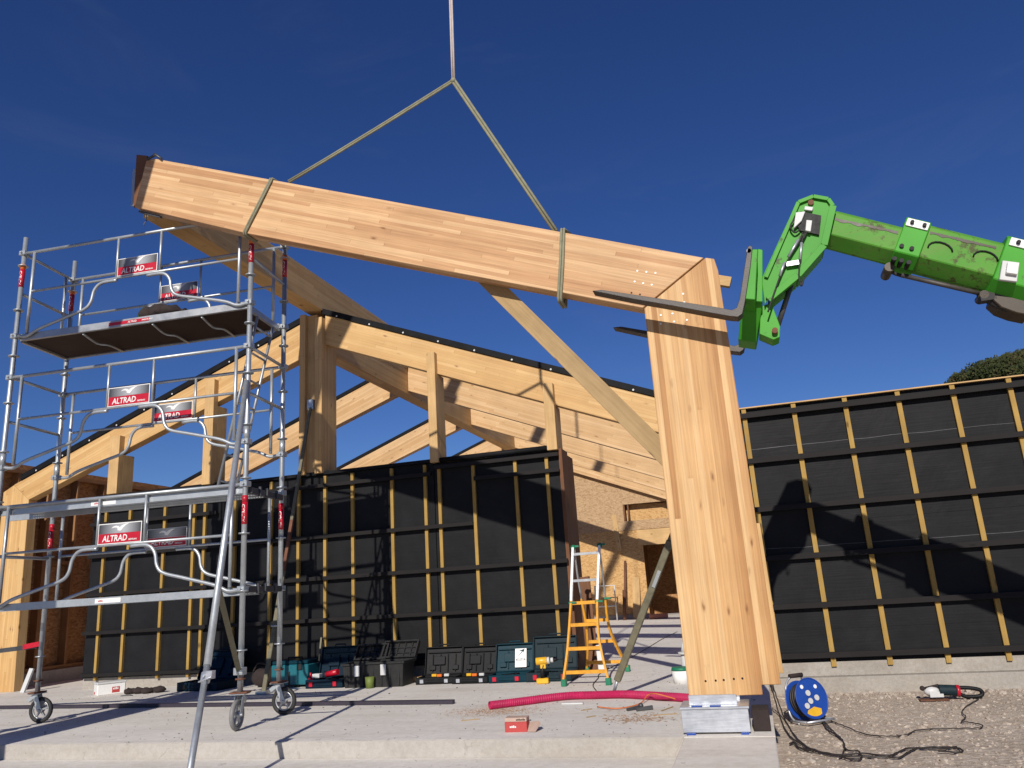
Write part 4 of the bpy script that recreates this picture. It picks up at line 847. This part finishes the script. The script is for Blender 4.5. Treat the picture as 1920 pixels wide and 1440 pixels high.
# ------------------------------------------------------------------ tool cases
def case(label, loc, rz, w, d, h, lh, tilt, mat, latches=(), latchmat='red_paint', group=None, inner='black_plastic', ribs=3, extra=None, name='tool_case', cat='tool case'):
    t = thing(name, label, cat, loc, rz, group); k = .012
    b = B(); b.box((0, 0, k / 2), (w, d, k)); 
    for s in (-1, 1): b.box((s * (w / 2 - k / 2), 0, h / 2 + k / 2), (k, d - 2 * k - .001, h - k)); b.box((0, s * (d / 2 - k / 2), h / 2 + k / 2), (w, k, h - k))
    b.box((0, -d / 2 - .006, h * .5), (w * .5, .012, h * .35)); b.build('tray', mat, t, world=False, bevel=.005)
    b = B(); b.box((0, 0, h * .55), (w - .04, d - .04, .02))
    for i in range(6): b.box((random.uniform(-w * .35, w * .35), random.uniform(-d * .3, d * .3), h * .7), (random.uniform(.03, .1), random.uniform(.03, .08), h * .4), Matrix.Rotation(random.random() * 3, 3, 'Z'))
    b.build('insert', inner, t, world=False, bevel=.003)
    Rl = Matrix.Rotation(-tilt, 3, 'X'); o0 = V((0, d / 2, h)); ex, ey, ez = V((1, 0, 0)), Rl @ V((0, 1, 0)), Rl @ V((0, 0, 1))
    def L(x, y, z): return o0 + ex * x + ey * y + ez * z
    def lb_(bb, x, y, z, sx, sy, sz): bb.box(L(x, y, z), (sx, sy, sz), Rl)
    b = B(); dep = .05; lb_(b, 0, dep / 2 - .0, lh / 2, w, .01, lh)
    for s in (-1, 1): lb_(b, s * (w / 2 - .007), 0, lh / 2, .014, dep - .011, lh); lb_(b, 0, 0, lh / 2 + s * (lh / 2 - .007), w - .029, dep - .011, .014)
    lid = b.build('lid', mat, t, world=False, bevel=.006)
    b = B()
    for i in range(ribs): x = (i + 1) / (ribs + 1) * w - w / 2; lb_(b, x, .008, lh * .42, .012, .024, lh * .62)
    lb_(b, 0, .006, lh * .80, w * .86, .022, .014); lb_(b, -w * .12, .004, lh * .5, w * .3, .026, lh * .3)
    for s in (-1, 1): lb_(b, s * w * .3, .006, lh * .25, w * .16, .022, lh * .16)
    b.build('lid_ribs', mat, lid, world=False, bevel=.003)
    b = B(); b.tube([L(-w * .14, 0, lh), L(-w * .13, 0, lh + .025), L(w * .13, 0, lh + .025), L(w * .14, 0, lh)], .009, 8); b.build('handle', mat, t, world=False)
    for x in latches:
        b = B(); b.box((x, -d / 2 - .010, h * .5), (.045, .014, h * .55)); b.build('latch', latchmat, t, world=False, bevel=.003)
    if extra: extra(t, L, Rl, lid)
    return t
def pos(x, y, dy=0): p = fl(x, y); return (p.x, p.y + dy, 0)
grp = 'open black tool cases side by side'
def blk(t, L, Rl, lid):
    for x, m in ((-.06, 'yellow_plastic'), (.02, 'orange_sticker'), (.1, 'light_grey')):
        b = B(); b.box((x, random.uniform(-.05, .0), .085), (.06, .03, .03)); b.build('tool', m, t, world=False, bevel=.004)
case('open black tool case, left one of the pair in the middle of the wall', pos(813, 1284, .18), .03, .48, .30, .075, .32, math.radians(14), 'black_plastic', (-.16, .14), 'zinc_shiny', grp, ribs=4, extra=blk)
case('open black tool case, right one of the pair, next to the dark teal case', pos(880, 1283, .18), -.04, .44, .30, .075, .32, math.radians(16), 'black_plastic', (-.14, .14), 'zinc_shiny', grp, ribs=4, extra=blk)
def metabo(t, L, Rl, lid):
    b = B(); b.box(L(.075, -.009, .15), (.135, .003, .21), Rl); b.build('label', 'white_paint', t, world=False)
    b = B(); b.add([L(.02 + x, -.0125, .165 + z) for x, z in ((.01, -.01), (.022, .0), (.085, .06), (.09, .03), (.1, .085), (.03, .065), (.07, .06))], [(0, 1, 2, 3, 4, 5, 6)])
    b.box(L(.075, -.0118, .13), (.11, .002, .022), Rl); b.build('label_print', 'dark_teal', t, world=False)
    P, F = marks_b(6, (.095, .017), L(.028, -.0132, .122), (1, 0, 0), Rl @ V((0, 0, 1)), 0); b = B(); b.add(P, F); b.build('lettering', 'white_paint', t, world=False)
case('open dark teal tool case with a white paper label in its lid', pos(951, 1281, .18), .06, .46, .32, .085, .32, math.radians(18), 'dark_teal', (-.16, .1), 'red_paint', ribs=2, extra=metabo)
case('large open slate coloured tool case with two red latches behind the yellow drill', pos(1028, 1279, .2), 0, .52, .36, .10, .36, math.radians(12), 'slate_plastic', (-.15, .17), 'red_paint', ribs=2)
case('open navy tool case standing behind the outrigger tube', pos(372, 1296, .16), -.1, .66, .36, .11, .38, math.radians(24), 'navy_plastic', (-.2, .2), 'black_plastic', ribs=3)
def redt(t, L, Rl, lid):
    b = B(); b.cyl((-.05, 0, .14), (.12, -.03, .17), .035, 12); b.build('tool', 'red_paint', t, world=False); b = B(); b.box((-.18, .0, .13), (.1, .08, .05)); b.build('tool', 'light_grey', t, world=False, bevel=.004)
case('open case with red latches and a red tool inside, beside the teal box', pos(606, 1291, .17), 0, .50, .32, .10, .36, math.radians(15), 'navy_plastic', (-.17, .15), 'red_paint', extra=redt)
# two black crates with open lids
def crate(label, loc, rz, w, d, h, lh, tilt):
    t = thing('storage_crate', label, 'crate', loc, rz, 'black storage crates with open lids'); b = B(); k = .012
    def ringbox(z0, z1, w0, d0, w1, d1):
        vs = []
        for (z, ww, dd_) in ((z0, w0, d0), (z1, w1, d1), (z1, w1 - 2 * k, d1 - 2 * k), (z0 + .01, w0 - 2 * k, d0 - 2 * k)):
            vs += [(-ww / 2, -dd_ / 2, z), (ww / 2, -dd_ / 2, z), (ww / 2, dd_ / 2, z), (-ww / 2, dd_ / 2, z)]
        fs = [(3, 2, 1, 0)] + [(r * 4 + i, r * 4 + (i + 1) % 4, r * 4 + 4 + (i + 1) % 4, r * 4 + 4 + i) for r in range(3) for i in range(4)] + [(12, 13, 14, 15)]
        b.add(vs, fs)
    ringbox(0, h, w * .9, d * .88, w, d); b.build('body', 'charcoal_plastic', t, world=False, bevel=.004)
    b = B(); 
    for s in (-1, 1): b.box((s * w / 2, 0, h), (.03, d + .03, .025)); b.box((0, s * d / 2, h), (w - .031, .03, .025))
    for x in (-.36, -.12, .12, .36): b.box((x * w, -d * .47, h * .5), (.02, .02, h * .85))
    b.build('rim', 'charcoal_plastic', t, world=False, bevel=.003)
    Rl = Matrix.Rotation(-tilt, 3, 'X'); o0 = V((0, d / 2 + .02, h + .015)); ey, ez = Rl @ V((0, 1, 0)), Rl @ V((0, 0, 1))
    def L(x, y, z): return o0 + V((1, 0, 0)) * x + ey * y + ez * z
    b = B(); b.box(L(0, .03, lh / 2), (w, .01, lh), Rl)
    for s in (-1, 1): b.box(L(s * (w / 2 - .01), 0, lh / 2), (.02, .05, lh), Rl); b.box(L(0, 0, lh / 2 + s * (lh / 2 - .01)), (w - .041, .05, .02), Rl)
    for i in range(4): b.box(L((i + 1) / 5 * w - w / 2, .015, lh / 2), (.015, .02, lh * .85), Rl)
    for z in (.35, .65): b.box(L(0, .016, lh * z), (w * .9, .018, .012), Rl)
    b.build('lid', 'charcoal_plastic', t, world=False, bevel=.003)
    b = B(); b.box((-.02, -d / 2 - .012, h * .72), (.07, .015, .12)); b.build('latch', 'light_grey', t, world=False, bevel=.004)
crate('black storage crate with open lid and grey latch, left of the crate pair', pos(672, 1290, .15), .05, .42, .30, .26, .22, math.radians(38))
crate('black storage crate with open lid and grey latch, right of the crate pair', pos(722, 1289, .18), .0, .46, .34, .27, .24, math.radians(38))
b = B(); p = fl(695, 1290); b.cyl((p.x, p.y - .02, 0), (p.x, p.y - .02, .125), .045, 12, .055); solo(b, 'cup', 'olive', 'olive plastic beaker on the slab in front of the black crates', 'cup')
# closed teal box
t = thing('tool_box', 'closed bright teal tool box behind the scaffold castor', 'tool box', pos(541, 1290, .15), 0)
B().box((0, 0, .15), (.52, .28, .24)).build('body', 'teal_plastic', t, world=False, bevel=.012)
B().box((0, 0, .295), (.50, .27, .045)).build('lid', 'dark_teal', t, world=False, bevel=.01)
b = B(); b.box((-.13, -.145, .24), (.07, .02, .07)); b.box((.15, -.145, .24), (.07, .02, .07)); b.box((0, -.141, .10), (.03, .008, .18)); each(b, 'latch', 'charcoal_plastic', t, world=False, bevel=.004)
b = B(); b.tube([(-.1, 0, .317), (-.1, 0, .345), (.1, 0, .345), (.1, 0, .317)], .01, 8); b.build('handle', 'black_plastic', t, world=False)
# yellow drill
t = thing('cordless_drill', 'yellow cordless drill standing in front of the slate tool case', 'drill', pos(1018, 1282, .0), .15)
b = B(); b.box((0, 0, .03), (.13, .08, .055)); b.build('battery', 'yellow_plastic', t, world=False, bevel=.008)
b = B(); b.tube([(0, 0, .06), (.0, 0, .12), (.02, 0, .19)], .022, 10); b.build('grip', 'black_plastic', t, world=False)
b = B(); b.cyl((-.06, 0, .23), (.06, 0, .235), .04, 14); b.box((.015, 0, .185), (.06, .04, .06)); b.build('motor_housing', 'yellow_plastic', t, world=False, bevel=.004)
b = B(); b.cyl((.061, 0, .235), (.09, 0, .236), .036, 12); b.cyl((.10, 0, .237), (.13, 0, .238), .026, 12); b.build('collar', 'light_grey', t, world=False)
b = B(); b.cyl((.13, 0, .238), (.175, 0, .24), .022, 12, .012); b.cyl((.175, 0, .24), (.24, 0, .242), .004, 8); b.build('chuck', 'black_plastic', t, world=False)
b = B(); q = fl(1050, 1262); b.cyl((q.x - .12, q.y - .1, .16), (q.x + .1, q.y - .1, .18), .04, 12); b.cyl((q.x - .2, q.y - .1, .155), (q.x - .12, q.y - .1, .16), .03, 12)
solo(b, 'angle_grinder', 'black_plastic', 'black power tool lying in the slate tool case', 'power tool')
# small things at the wall
b = B(); p = fl(795, 1278); b.box((fl(762, 1278).x + .05, 9.25, .03), (.3, .12, .055)); solo(b, 'timber_offcut', 'pine', 'orange-brown timber offcut on the slab left of the black tool cases', 'offcut', bevel=.003)
t = thing('white_box', 'white plastic tub with red printed label on the slab at the left', 'box', pos(192, 1304, .12), .95)
B().box((0, 0, .07), (.34, .22, .14)).build('body', 'white_paint', t, world=False, bevel=.01)
B().box((0, 0, .15), (.355, .235, .025)).build('lid', 'light_grey', t, world=False, bevel=.006)
b = B(); b.box((.05, -.112, .06), (.09, .003, .07)); b.box((-.172, 0.04, .03), (.003, .05, .03)); each(b, 'label', 'cardboard_red', t, world=False)
P, F = marks_b(4, (.07, .028), (.015, -.1145, .062), (1, 0, 0), (0, 0, 1), 0); b = B(); b.add(P, F); b.build('lettering', 'white_paint', t, world=False)
b = B()
c0 = fl(270, 1300)
for k in range(4): b.sphere((c0.x - .2 + k * .13, c0.y + random.uniform(-.04, .04), .03), .07, 12, 8, (1.3, 1, .55))
for i, v in enumerate(b.v): b.v[i] = V((v.x, v.y, max(.002, v.z))) + V((noise.noise(v * 12), noise.noise(v * 12 + V((3, 0, 0))), abs(noise.noise(v * 15)))) * .03
solo(b, 'rag', 'cloth_dark', 'dark rag heaped on the slab beside the white tub', 'rag')
b = B(); q = fl(236, 1305); b.box(q + V((0, 0, .006)), (.12, .03, .01), Matrix.Rotation(.4, 3, 'Z')); b.cyl(q + V((.04, .02, .006)), q + V((.12, -.02, .006)), .006, 6); solo(b, 'pliers', 'steel_dark', 'small dark pliers on the slab next to the rag', 'pliers')
b = B(); b.sphere((-6.15, 9.2, .12), .14, 14, 8, (1.1, .9, .85)); b.tube(spline([(-6.27, 9.15, .2), (-6.2, 9.12, .28), (-6.08, 9.12, .28), (-6.0, 9.15, .2)]), .012, 6)
for i, v in enumerate(b.v): b.v[i] = v + V((noise.noise(v * 9), 0, noise.noise(v * 9 + V((3, 0, 0))))) * .02
solo(b, 'tool_bag', 'cloth_dark', 'round black tool bag in shade between the navy case and the teal box', 'bag')
b = B(); b.cyl((-5.36, 9.0, .0), (-5.36, 9.0, .12), .03, 12); b.cyl((-5.36, 9.0, .12), (-5.36, 9.0, .17), .012, 10); solo(b, 'spray_can', 'red_paint', 'small red can between the teal box and the open red-latched case', 'can')
b = B(); b.bar((-5.42, 9.25, .01), (-5.5, 9.5, .55), .035, .02); solo(b, 'pry_bar', 'prop_olive', 'thin bar leaning on the black wall beside the teal box', 'bar')
# nail carton
t = thing('nail_box', 'small red and pale cardboard box with open flap on the bare slab', 'box', pos(967, 1373, .05), .06)
B().box((0, 0, .035), (.165, .10, .07)).build('body', 'cardboard_red', t, world=False, bevel=.002)
B().box((0, 0, .084), (.164, .099, .027)).build('upper_band', 'cardboard_pale', t, world=False, bevel=.002)
b = B(); b.add([(.083, -.05, .002), (.15, -.08, .004), (.18, -.01, .05), (.15, .05, .06), (.083, .05, .05)], [(0, 1, 2, 3, 4)]); b.build('flap', 'cardboard_pale', t, world=False)
P, F = marks_b(7, (.07, .013), (.005, -.0515, .078), (1, 0, 0), (0, 0, 1), 0); b = B(); b.add(P, F); b.build('lettering', 'black_plastic', t, world=False)
P, F = marks_b(4, (.05, .016), (-.045, -.0515, .03), (1, 0, 0), (0, 0, 1), 0); b = B(); b.add(P, F); b.build('lettering', 'white_paint', t, world=False)
# magenta corrugated hose
hpts = spline([fl(918, 1331), fl(980, 1323), fl(1060, 1313), fl(1120, 1311), fl(1170, 1310), fl(1230, 1313), fl(1300, 1318), fl(1330, 1322)], 10); hpts = [p + V((0, 0, .036)) for p in hpts]
b = B(); L_ = []
for i in range(len(hpts) - 1):
    for k in range(4): L_.append(hpts[i].lerp(hpts[i + 1], k / 4))
rings = L_; n = 12; vs = []; fs = []
for i, p in enumerate(rings):
    t = (rings[min(i + 1, len(rings) - 1)] - rings[max(i - 1, 0)]).normalized(); nr = t.cross(V((0, 0, 1))).normalized(); bn = nr.cross(t); r = .036 if i % 2 else .031
    vs += [p + (nr * math.cos(2 * math.pi * k / n) + bn * math.sin(2 * math.pi * k / n)) * r for k in range(n)]
for i in range(len(rings) - 1):
    for k in range(n): fs.append((i * n + k, i * n + (k + 1) % n, (i + 1) * n + (k + 1) % n, (i + 1) * n + k))
b.add(vs, fs, sm=False); solo(b, 'conduit_hose', 'pink_hose', 'magenta corrugated conduit lying across the slab towards the column', 'hose')
b = B(); b.tube([p + V((0, 0, .012)) for p in spline([fl(1120, 1328), fl(1160, 1331), fl(1200, 1322), fl(1215, 1306, .04), fl(1232, 1304, .06), fl(1275, 1316)], 6)], .005, 6); solo(b, 'cord', 'orange_cord', 'thin orange cord looped over the magenta conduit', 'cord')
# dark strip on slab
a_, c_ = fl(-40, 1330), fl(851, 1320)
b = B(); b.bar(a_ + V((0, 0, .02)), c_ + V((0, 0, .02)), .036, .055); solo(b, 'metal_strip', 'pvc_black', 'long dark strip lying on the slab under the scaffold', 'strip', bevel=.003)
# clamp tools, small debris
b = B(); p = fl(1200, 1332); b.bar(p + V((-.1, -.03, .012)), p + V((.0, .06, .02)), .02, .018); b.bar(p + V((-.02, -.05, .012)), p + V((.1, .02, .02)), .028, .02); b.sphere(p + V((0, .07, .025)), .022, 8, 6); solo(b, 'hand_tool', 'steel_dark', 'dark hand tool dropped on the slab beside the pink shavings', 'hand tool')
b = B(); p = fl(1075, 1321); b.bar(p + V((-.1, 0, .01)), p + V((.09, -.01, .01)), .014, .03); solo(b, 'knife', 'light_grey', 'pale utility knife lying against the magenta conduit', 'knife')
for (cx, cy, rx, ry, nn, lab, nm) in ((925, 1334, .50, .26, 1700, 'tan sawdust heap at the open end of the magenta conduit', 'sawdust'), (1190, 1347, .30, .24, 330, 'pinkish wood shavings strewn in front of the steel shoe', 'wood_shavings')):
    b = B(); c0 = fl(cx, cy)
    for i in range(nn):
        x = c0.x + random.gauss(0, rx * .45); y = c0.y + random.gauss(0, ry * .5)
        if x > -.03 or y < 5.62: continue
        r = random.uniform(.0015, .005 if nm == 'sawdust' else .007); q = random.random() * 6.28; l = random.uniform(1, 3 if nm == 'sawdust' else 5)
        dx, dy = math.cos(q) * r * l, math.sin(q) * r * l; z = random.uniform(.001, .004)
        b.add([(x - dx, y - dy, z), (x + dy / l, y - dx / l, z + .001), (x + dx, y + dy, z + random.uniform(0, .004)), (x - dy / l, y + dx / l, z)], [(0, 1, 2, 3)])
    o = struct(b.build(nm, 'sawdust'), 'stuff'); tag(o, lab, nm.replace('_', ' '))
b = B()
for (x0, y0, x1, y1) in ((1195, 1333, 1225, 1330), (1240, 1334, 1262, 1326), (1100, 1346, 1117, 1343), (865, 1352, 900, 1349), (1225, 1342, 1270, 1339), (1090, 1333, 1110, 1330)):
    b.bar(fl(x0, y0) + V((0, 0, .004)), fl(x1, y1) + V((0, 0, .004)), .006, .008)
o = struct(b.build('wood_splinters', 'weathered'), 'stuff'); tag(o, 'thin wood splinters on the slab around the shavings', 'splinters')
b = B()
for i in range(900):
    x = random.uniform(-9, -.05); y = random.uniform(5.62, 9.3) if random.random() < .8 else random.uniform(9.6, 16)
    if x < -9.2: continue
    r = random.uniform(.0012, .005) * (2.2 if random.random() < .05 else 1); q = random.random() * 6.28; c, s_ = math.cos(q), math.sin(q); l = random.uniform(1, 2.5)
    b.add([(x + (px_ * l * c - py_ * s_) * r, y + (px_ * l * s_ + py_ * c) * r, .001 + r * .4 + pz_ * r * .5) for px_, py_, pz_ in ico], icf)
o = struct(b.build('debris', 'bark_dark'), 'stuff'); tag(o, 'tiny dark chips and grit strewn over the pale concrete slab', 'debris')
# jars by the column
t = thing('sealant_tub', 'white tub with green lid standing on the slab just left of the column', 'tub', pos(1278, 1283, .1))
b = B(); b.cyl((0, 0, 0), (0, 0, .12), .085, 18, .095); b.build('tub', 'white_paint', t, world=False); b = B(); b.cyl((0, 0, .121), (0, 0, .15), .098, 18, .09); b.build('lid', 'green_rubber', t, world=False)
b = B(); p = fl(1290, 1272); b.cyl((p.x, p.y, 0), (p.x, p.y, .24), .05, 14); b.cyl((p.x, p.y, .24), (p.x, p.y, .262), .075, 14); b.cyl((p.x, p.y, .262), (p.x, p.y, .36), .045, 14, .02); solo(b, 'bottle', 'light_grey', 'grey bottle with a white collar behind the green-lidded tub', 'bottle')
# things at the rear wall
b = B(); b.bar((-3.24, 22.55, .01), (-3.2, 22.85, 1.13), .2, .04, (1, 0, 0)); solo(b, 'plank', 'pine', 'pale plank leaning upright on the chipboard wall beside the doorway', 'plank')
b = B(); b.cyl((-3.56, 22.4, 0), (-3.45, 22.8, 1.6), .035, 10); b.cyl((-3.56, 22.4, 0), (-3.52, 22.55, .8), .05, 10); solo(b, 'steel_prop', 'rust', 'rusty red prop leaning on the chipboard wall', 'prop')
b = B(); b.box((-2.6, 22.2, .07), (.5, .25, .12), Matrix.Rotation(.15, 3, 'Z')); solo(b, 'hollow_brick', 'brick', 'orange hollow brick on the floor by the doorway', 'brick', bevel=.01)
b = B(); z0 = 0
b.tube([(-4.3, 22.3, 0.0), (-4.3, 22.3, .95), (-3.75, 22.3, .95), (-3.75, 22.3, 0)], .02, 8); b.tube([(-4.3, 22.3, .4), (-3.75, 22.3, .4)], .02, 8); solo(b, 'trestle', 'light_grey', 'pale tube trestle standing before the chipboard wall behind the ladder', 'trestle')
b = B(); b.bar((-1.98, 9.75, .0), (-2.05, 9.98, 1.1), .14, .03, (1, 0, 0)); solo(b, 'plank', 'redbrown', 'brown plank leaning at the end of the long black wall behind the ladder', 'plank')
b = B(); b.bar((-1.83, 9.5, .01), (-1.86, 9.6, .30), .07, .05, (1, 0, 0)); solo(b, 'post_stub', 'light_grey', 'short pale post stub standing under the ladder', 'stub')
b = B(); b.tube([p + V((0, 0, .006)) for p in spline([fl(1118, 1296), fl(1112, 1285), fl(1122, 1272), fl(1128, 1262), fl(1180, 1235), fl(1215, 1215), fl(1245, 1197), fl(1270, 1185)], 6)], .005, 6); solo(b, 'cable', 'cable', 'thin dark cable running over the interior floor past the ladder', 'cable')
b = B(); p = at(24, 1255, 9.3); b.bar(fl(42, 1299), V((fl(42, 1299).x + .03, fl(42, 1299).y + .1, .32)), .07, .03, (1, 0, 0)); solo(b, 'plank', 'light_grey', 'pale board standing upright at the foot of the left column', 'plank')

# ------------------------------------------------------------------ cable reel, saw and cables on the gravel
R0 = fl(1518, 1356, GZ); t = thing('cable_reel', 'blue cable reel with yellow sticker on the gravel beside the plinth', 'cable reel', (R0.x, R0.y, GZ), math.radians(38))
RR = .165; hz_ = RR + .03
Rt = Matrix.Rotation(math.radians(-12), 3, 'X')
def rp(x, y, z): return V((0, 0, hz_)) + Rt @ V((x, y, z))
def disc(y, r, t_, mat, name, r0=0):
    b = B(); b.tube([rp(0, y, 0), rp(0, y + t_, 0)], r, 36); o = b.build(name, mat, t, world=False, bevel=.005); return o
disc(-.075, RR, .012, 'blue_plastic', 'front_flange'); disc(.065, RR, .012, 'blue_plastic', 'rear_flange')
b = B(); n_ = 40
for k in range(9): b.tube([rp(math.cos(a) * (.125 + .006 * (k % 2)), -.055 + k * .0135, math.sin(a) * (.125 + .006 * (k % 2))) for a in [2 * math.pi * j / n_ for j in range(n_)]], .0085, 6, closed=True)
b.build('wound_cable', 'cable', t, world=False)
b = B(); b.tube([rp(math.cos(a) * RR, -.076, math.sin(a) * RR) for a in [2 * math.pi * j / 40 for j in range(40)]], .006, 6, closed=True); b.build('rim', 'blue_plastic', t, world=False)
b = B(); 
for (x, z) in ((-.03, .045), (-.025, -.02), (.05, -.0), (-.075, -.055)): b.cyl(rp(x, -.076, z), rp(x, -.086, z), .024, 16)
each(b, 'socket', 'light_grey', t, world=False)
b = B(); b.add([rp(x, -.0775, z) for x, z in [(-.075, -.09)] + [(math.cos(a) * .145, math.sin(a) * .145) for a in [math.radians(k) for k in range(232, 300, 8)]] + [(.07, -.09), (.0, -.068)]], [tuple(range(12))]); b.build('sticker', 'yellow_plastic', t, world=False)
b = B()
for (x, z) in ((-.075, .10), (.07, .09)): b.cyl(rp(x, -.076, z), rp(x, -.079, z), .017, 14)
each(b, 'sticker', 'white_paint', t, world=False)
b = B(); b.tube(spline([rp(-.13, .01, -.19), rp(-.14, .09, -.10), rp(-.1, .1, .12), rp(-.05, .05, .20), rp(.05, .05, .20), rp(.1, .1, .12), rp(.14, .09, -.10), rp(.13, .01, -.19)], 5), .009, 8); b.tube([rp(-.15, -.11, -.185), rp(.15, -.11, -.185)], .009, 8)
for s in (-1, 1): b.tube([rp(s * .14, -.11, -.185), rp(s * .14, .1, -.15)], .009, 8)
b.build('stand', 'zinc_shiny', t, world=False)
b = B(); b.tube([rp(-.07, .05, .205), rp(.07, .05, .205)], .019, 10); b.build('handle', 'cloth_dark', t, world=False)
t = thing('power_saw', 'dark power saw with red band lying on the gravel by the right wall', 'power saw', tuple(fl(1778, 1313, GZ)), .06)
b = B(); b.tube(spline([(-.07, 0, .095), (.02, 0, .09), (.08, 0, .085)], 5), .05, 14); b.build('motor_housing', 'slate_plastic', t, world=False)
b = B(); b.sphere((-.13, 0, .085), .06, 12, 8, (1.2, .7, .75)); b.box((-.1, 0, .06), (.12, .08, .05)); b.build('gear_housing', 'light_grey', t, world=False)
b = B(); b.tube([(.082, 0, .085), (.112, 0, .083)], .052, 16); b.build('band', 'red_paint', t, world=False)
b = B(); b.tube(spline([(.11, 0, .11), (.2, 0, .105), (.29, 0, .085), (.31, 0, .05), (.27, 0, .028), (.16, 0, .03), (.11, 0, .055)], 5), .018, 8); b.build('handle', 'black_plastic', t, world=False)
b = B(); b.box((-.13, -.02, .012), (.26, .11, .01)); b.build('base_plate', 'rust', t, world=False, bevel=.002)
b = B(); b.sphere((-.21, 0, .115), .024, 10, 7); b.tube([(-.19, 0, .11), (-.06, 0, .135)], .016, 8); b.build('knob', 'cloth_dark', t, world=False)
def gcable(pix, r, label, name='cable', h=.012):
    P = []
    for q in pix: P.append(fl(q[0], q[1], q[2] if len(q) > 2 else GZ) + V((0, 0, r + h)))
    P = spline(P, 6)
    P = [p + V((random.uniform(-.003, .003), random.uniform(-.006, .006), random.uniform(-.002, .003))) for p in P]
    b = B(); b.tube(P, r, 7); return solo(b, name, 'cable', label, 'cable', 'cables on the gravel')
gcable([(1447, 1288, -.02), (1452, 1310, -.12), (1462, 1345), (1478, 1380), (1505, 1402), (1545, 1418), (1600, 1424), (1660, 1424), (1690, 1425), (1715, 1410), (1760, 1406), (1800, 1409), (1802, 1416), (1760, 1414)], .0062, 'black cable dropping from the slab edge and curving over the gravel to its right end')
gcable([(1449, 1287, -.02), (1458, 1315, -.15), (1472, 1352), (1492, 1385), (1520, 1408), (1570, 1420), (1620, 1418), (1668, 1422), (1705, 1408), (1750, 1410), (1795, 1406)], .0062, 'second black cable beside the first, ending in a doubled loop on the gravel')
gcable([(1548, 1350), (1565, 1358), (1590, 1368), (1620, 1380), (1665, 1385), (1700, 1382), (1725, 1373), (1800, 1370), (1838, 1369), (1841, 1363), (1815, 1358), (1803, 1358), (1812, 1348), (1805, 1340), (1812, 1328), (1832, 1316), (1841, 1306), (1836, 1299), (1822, 1296)], .0045, 'thin cable running from the reel to the power saw')
gcable([(1546, 1348), (1550, 1362), (1566, 1378), (1580, 1392), (1588, 1410), (1610, 1414), (1616, 1428), (1600, 1430), (1575, 1424)], .006, 'cable hanging from the reel and tangling near the bottom of the gravel')
gcable([(1540, 1352), (1552, 1372), (1572, 1385), (1584, 1400), (1580, 1422), (1574, 1426)], .006, 'shorter cable strand from the reel down to the tangle')
gcable([(1482, 1400), (1490, 1398), (1500, 1408), (1525, 1414)], .008, 'stub of black cable with a plug near the plinth shadow')
b = B()
p = fl(1512, 1280, .1); 
gcable([(1536, 1290, -.02), (1530, 1310, -.09), (1540, 1330, -.17), (1549, 1350)], .007, 'cable draped down over the front of the reel', h=.0)
print('objects', len(bpy.data.objects))
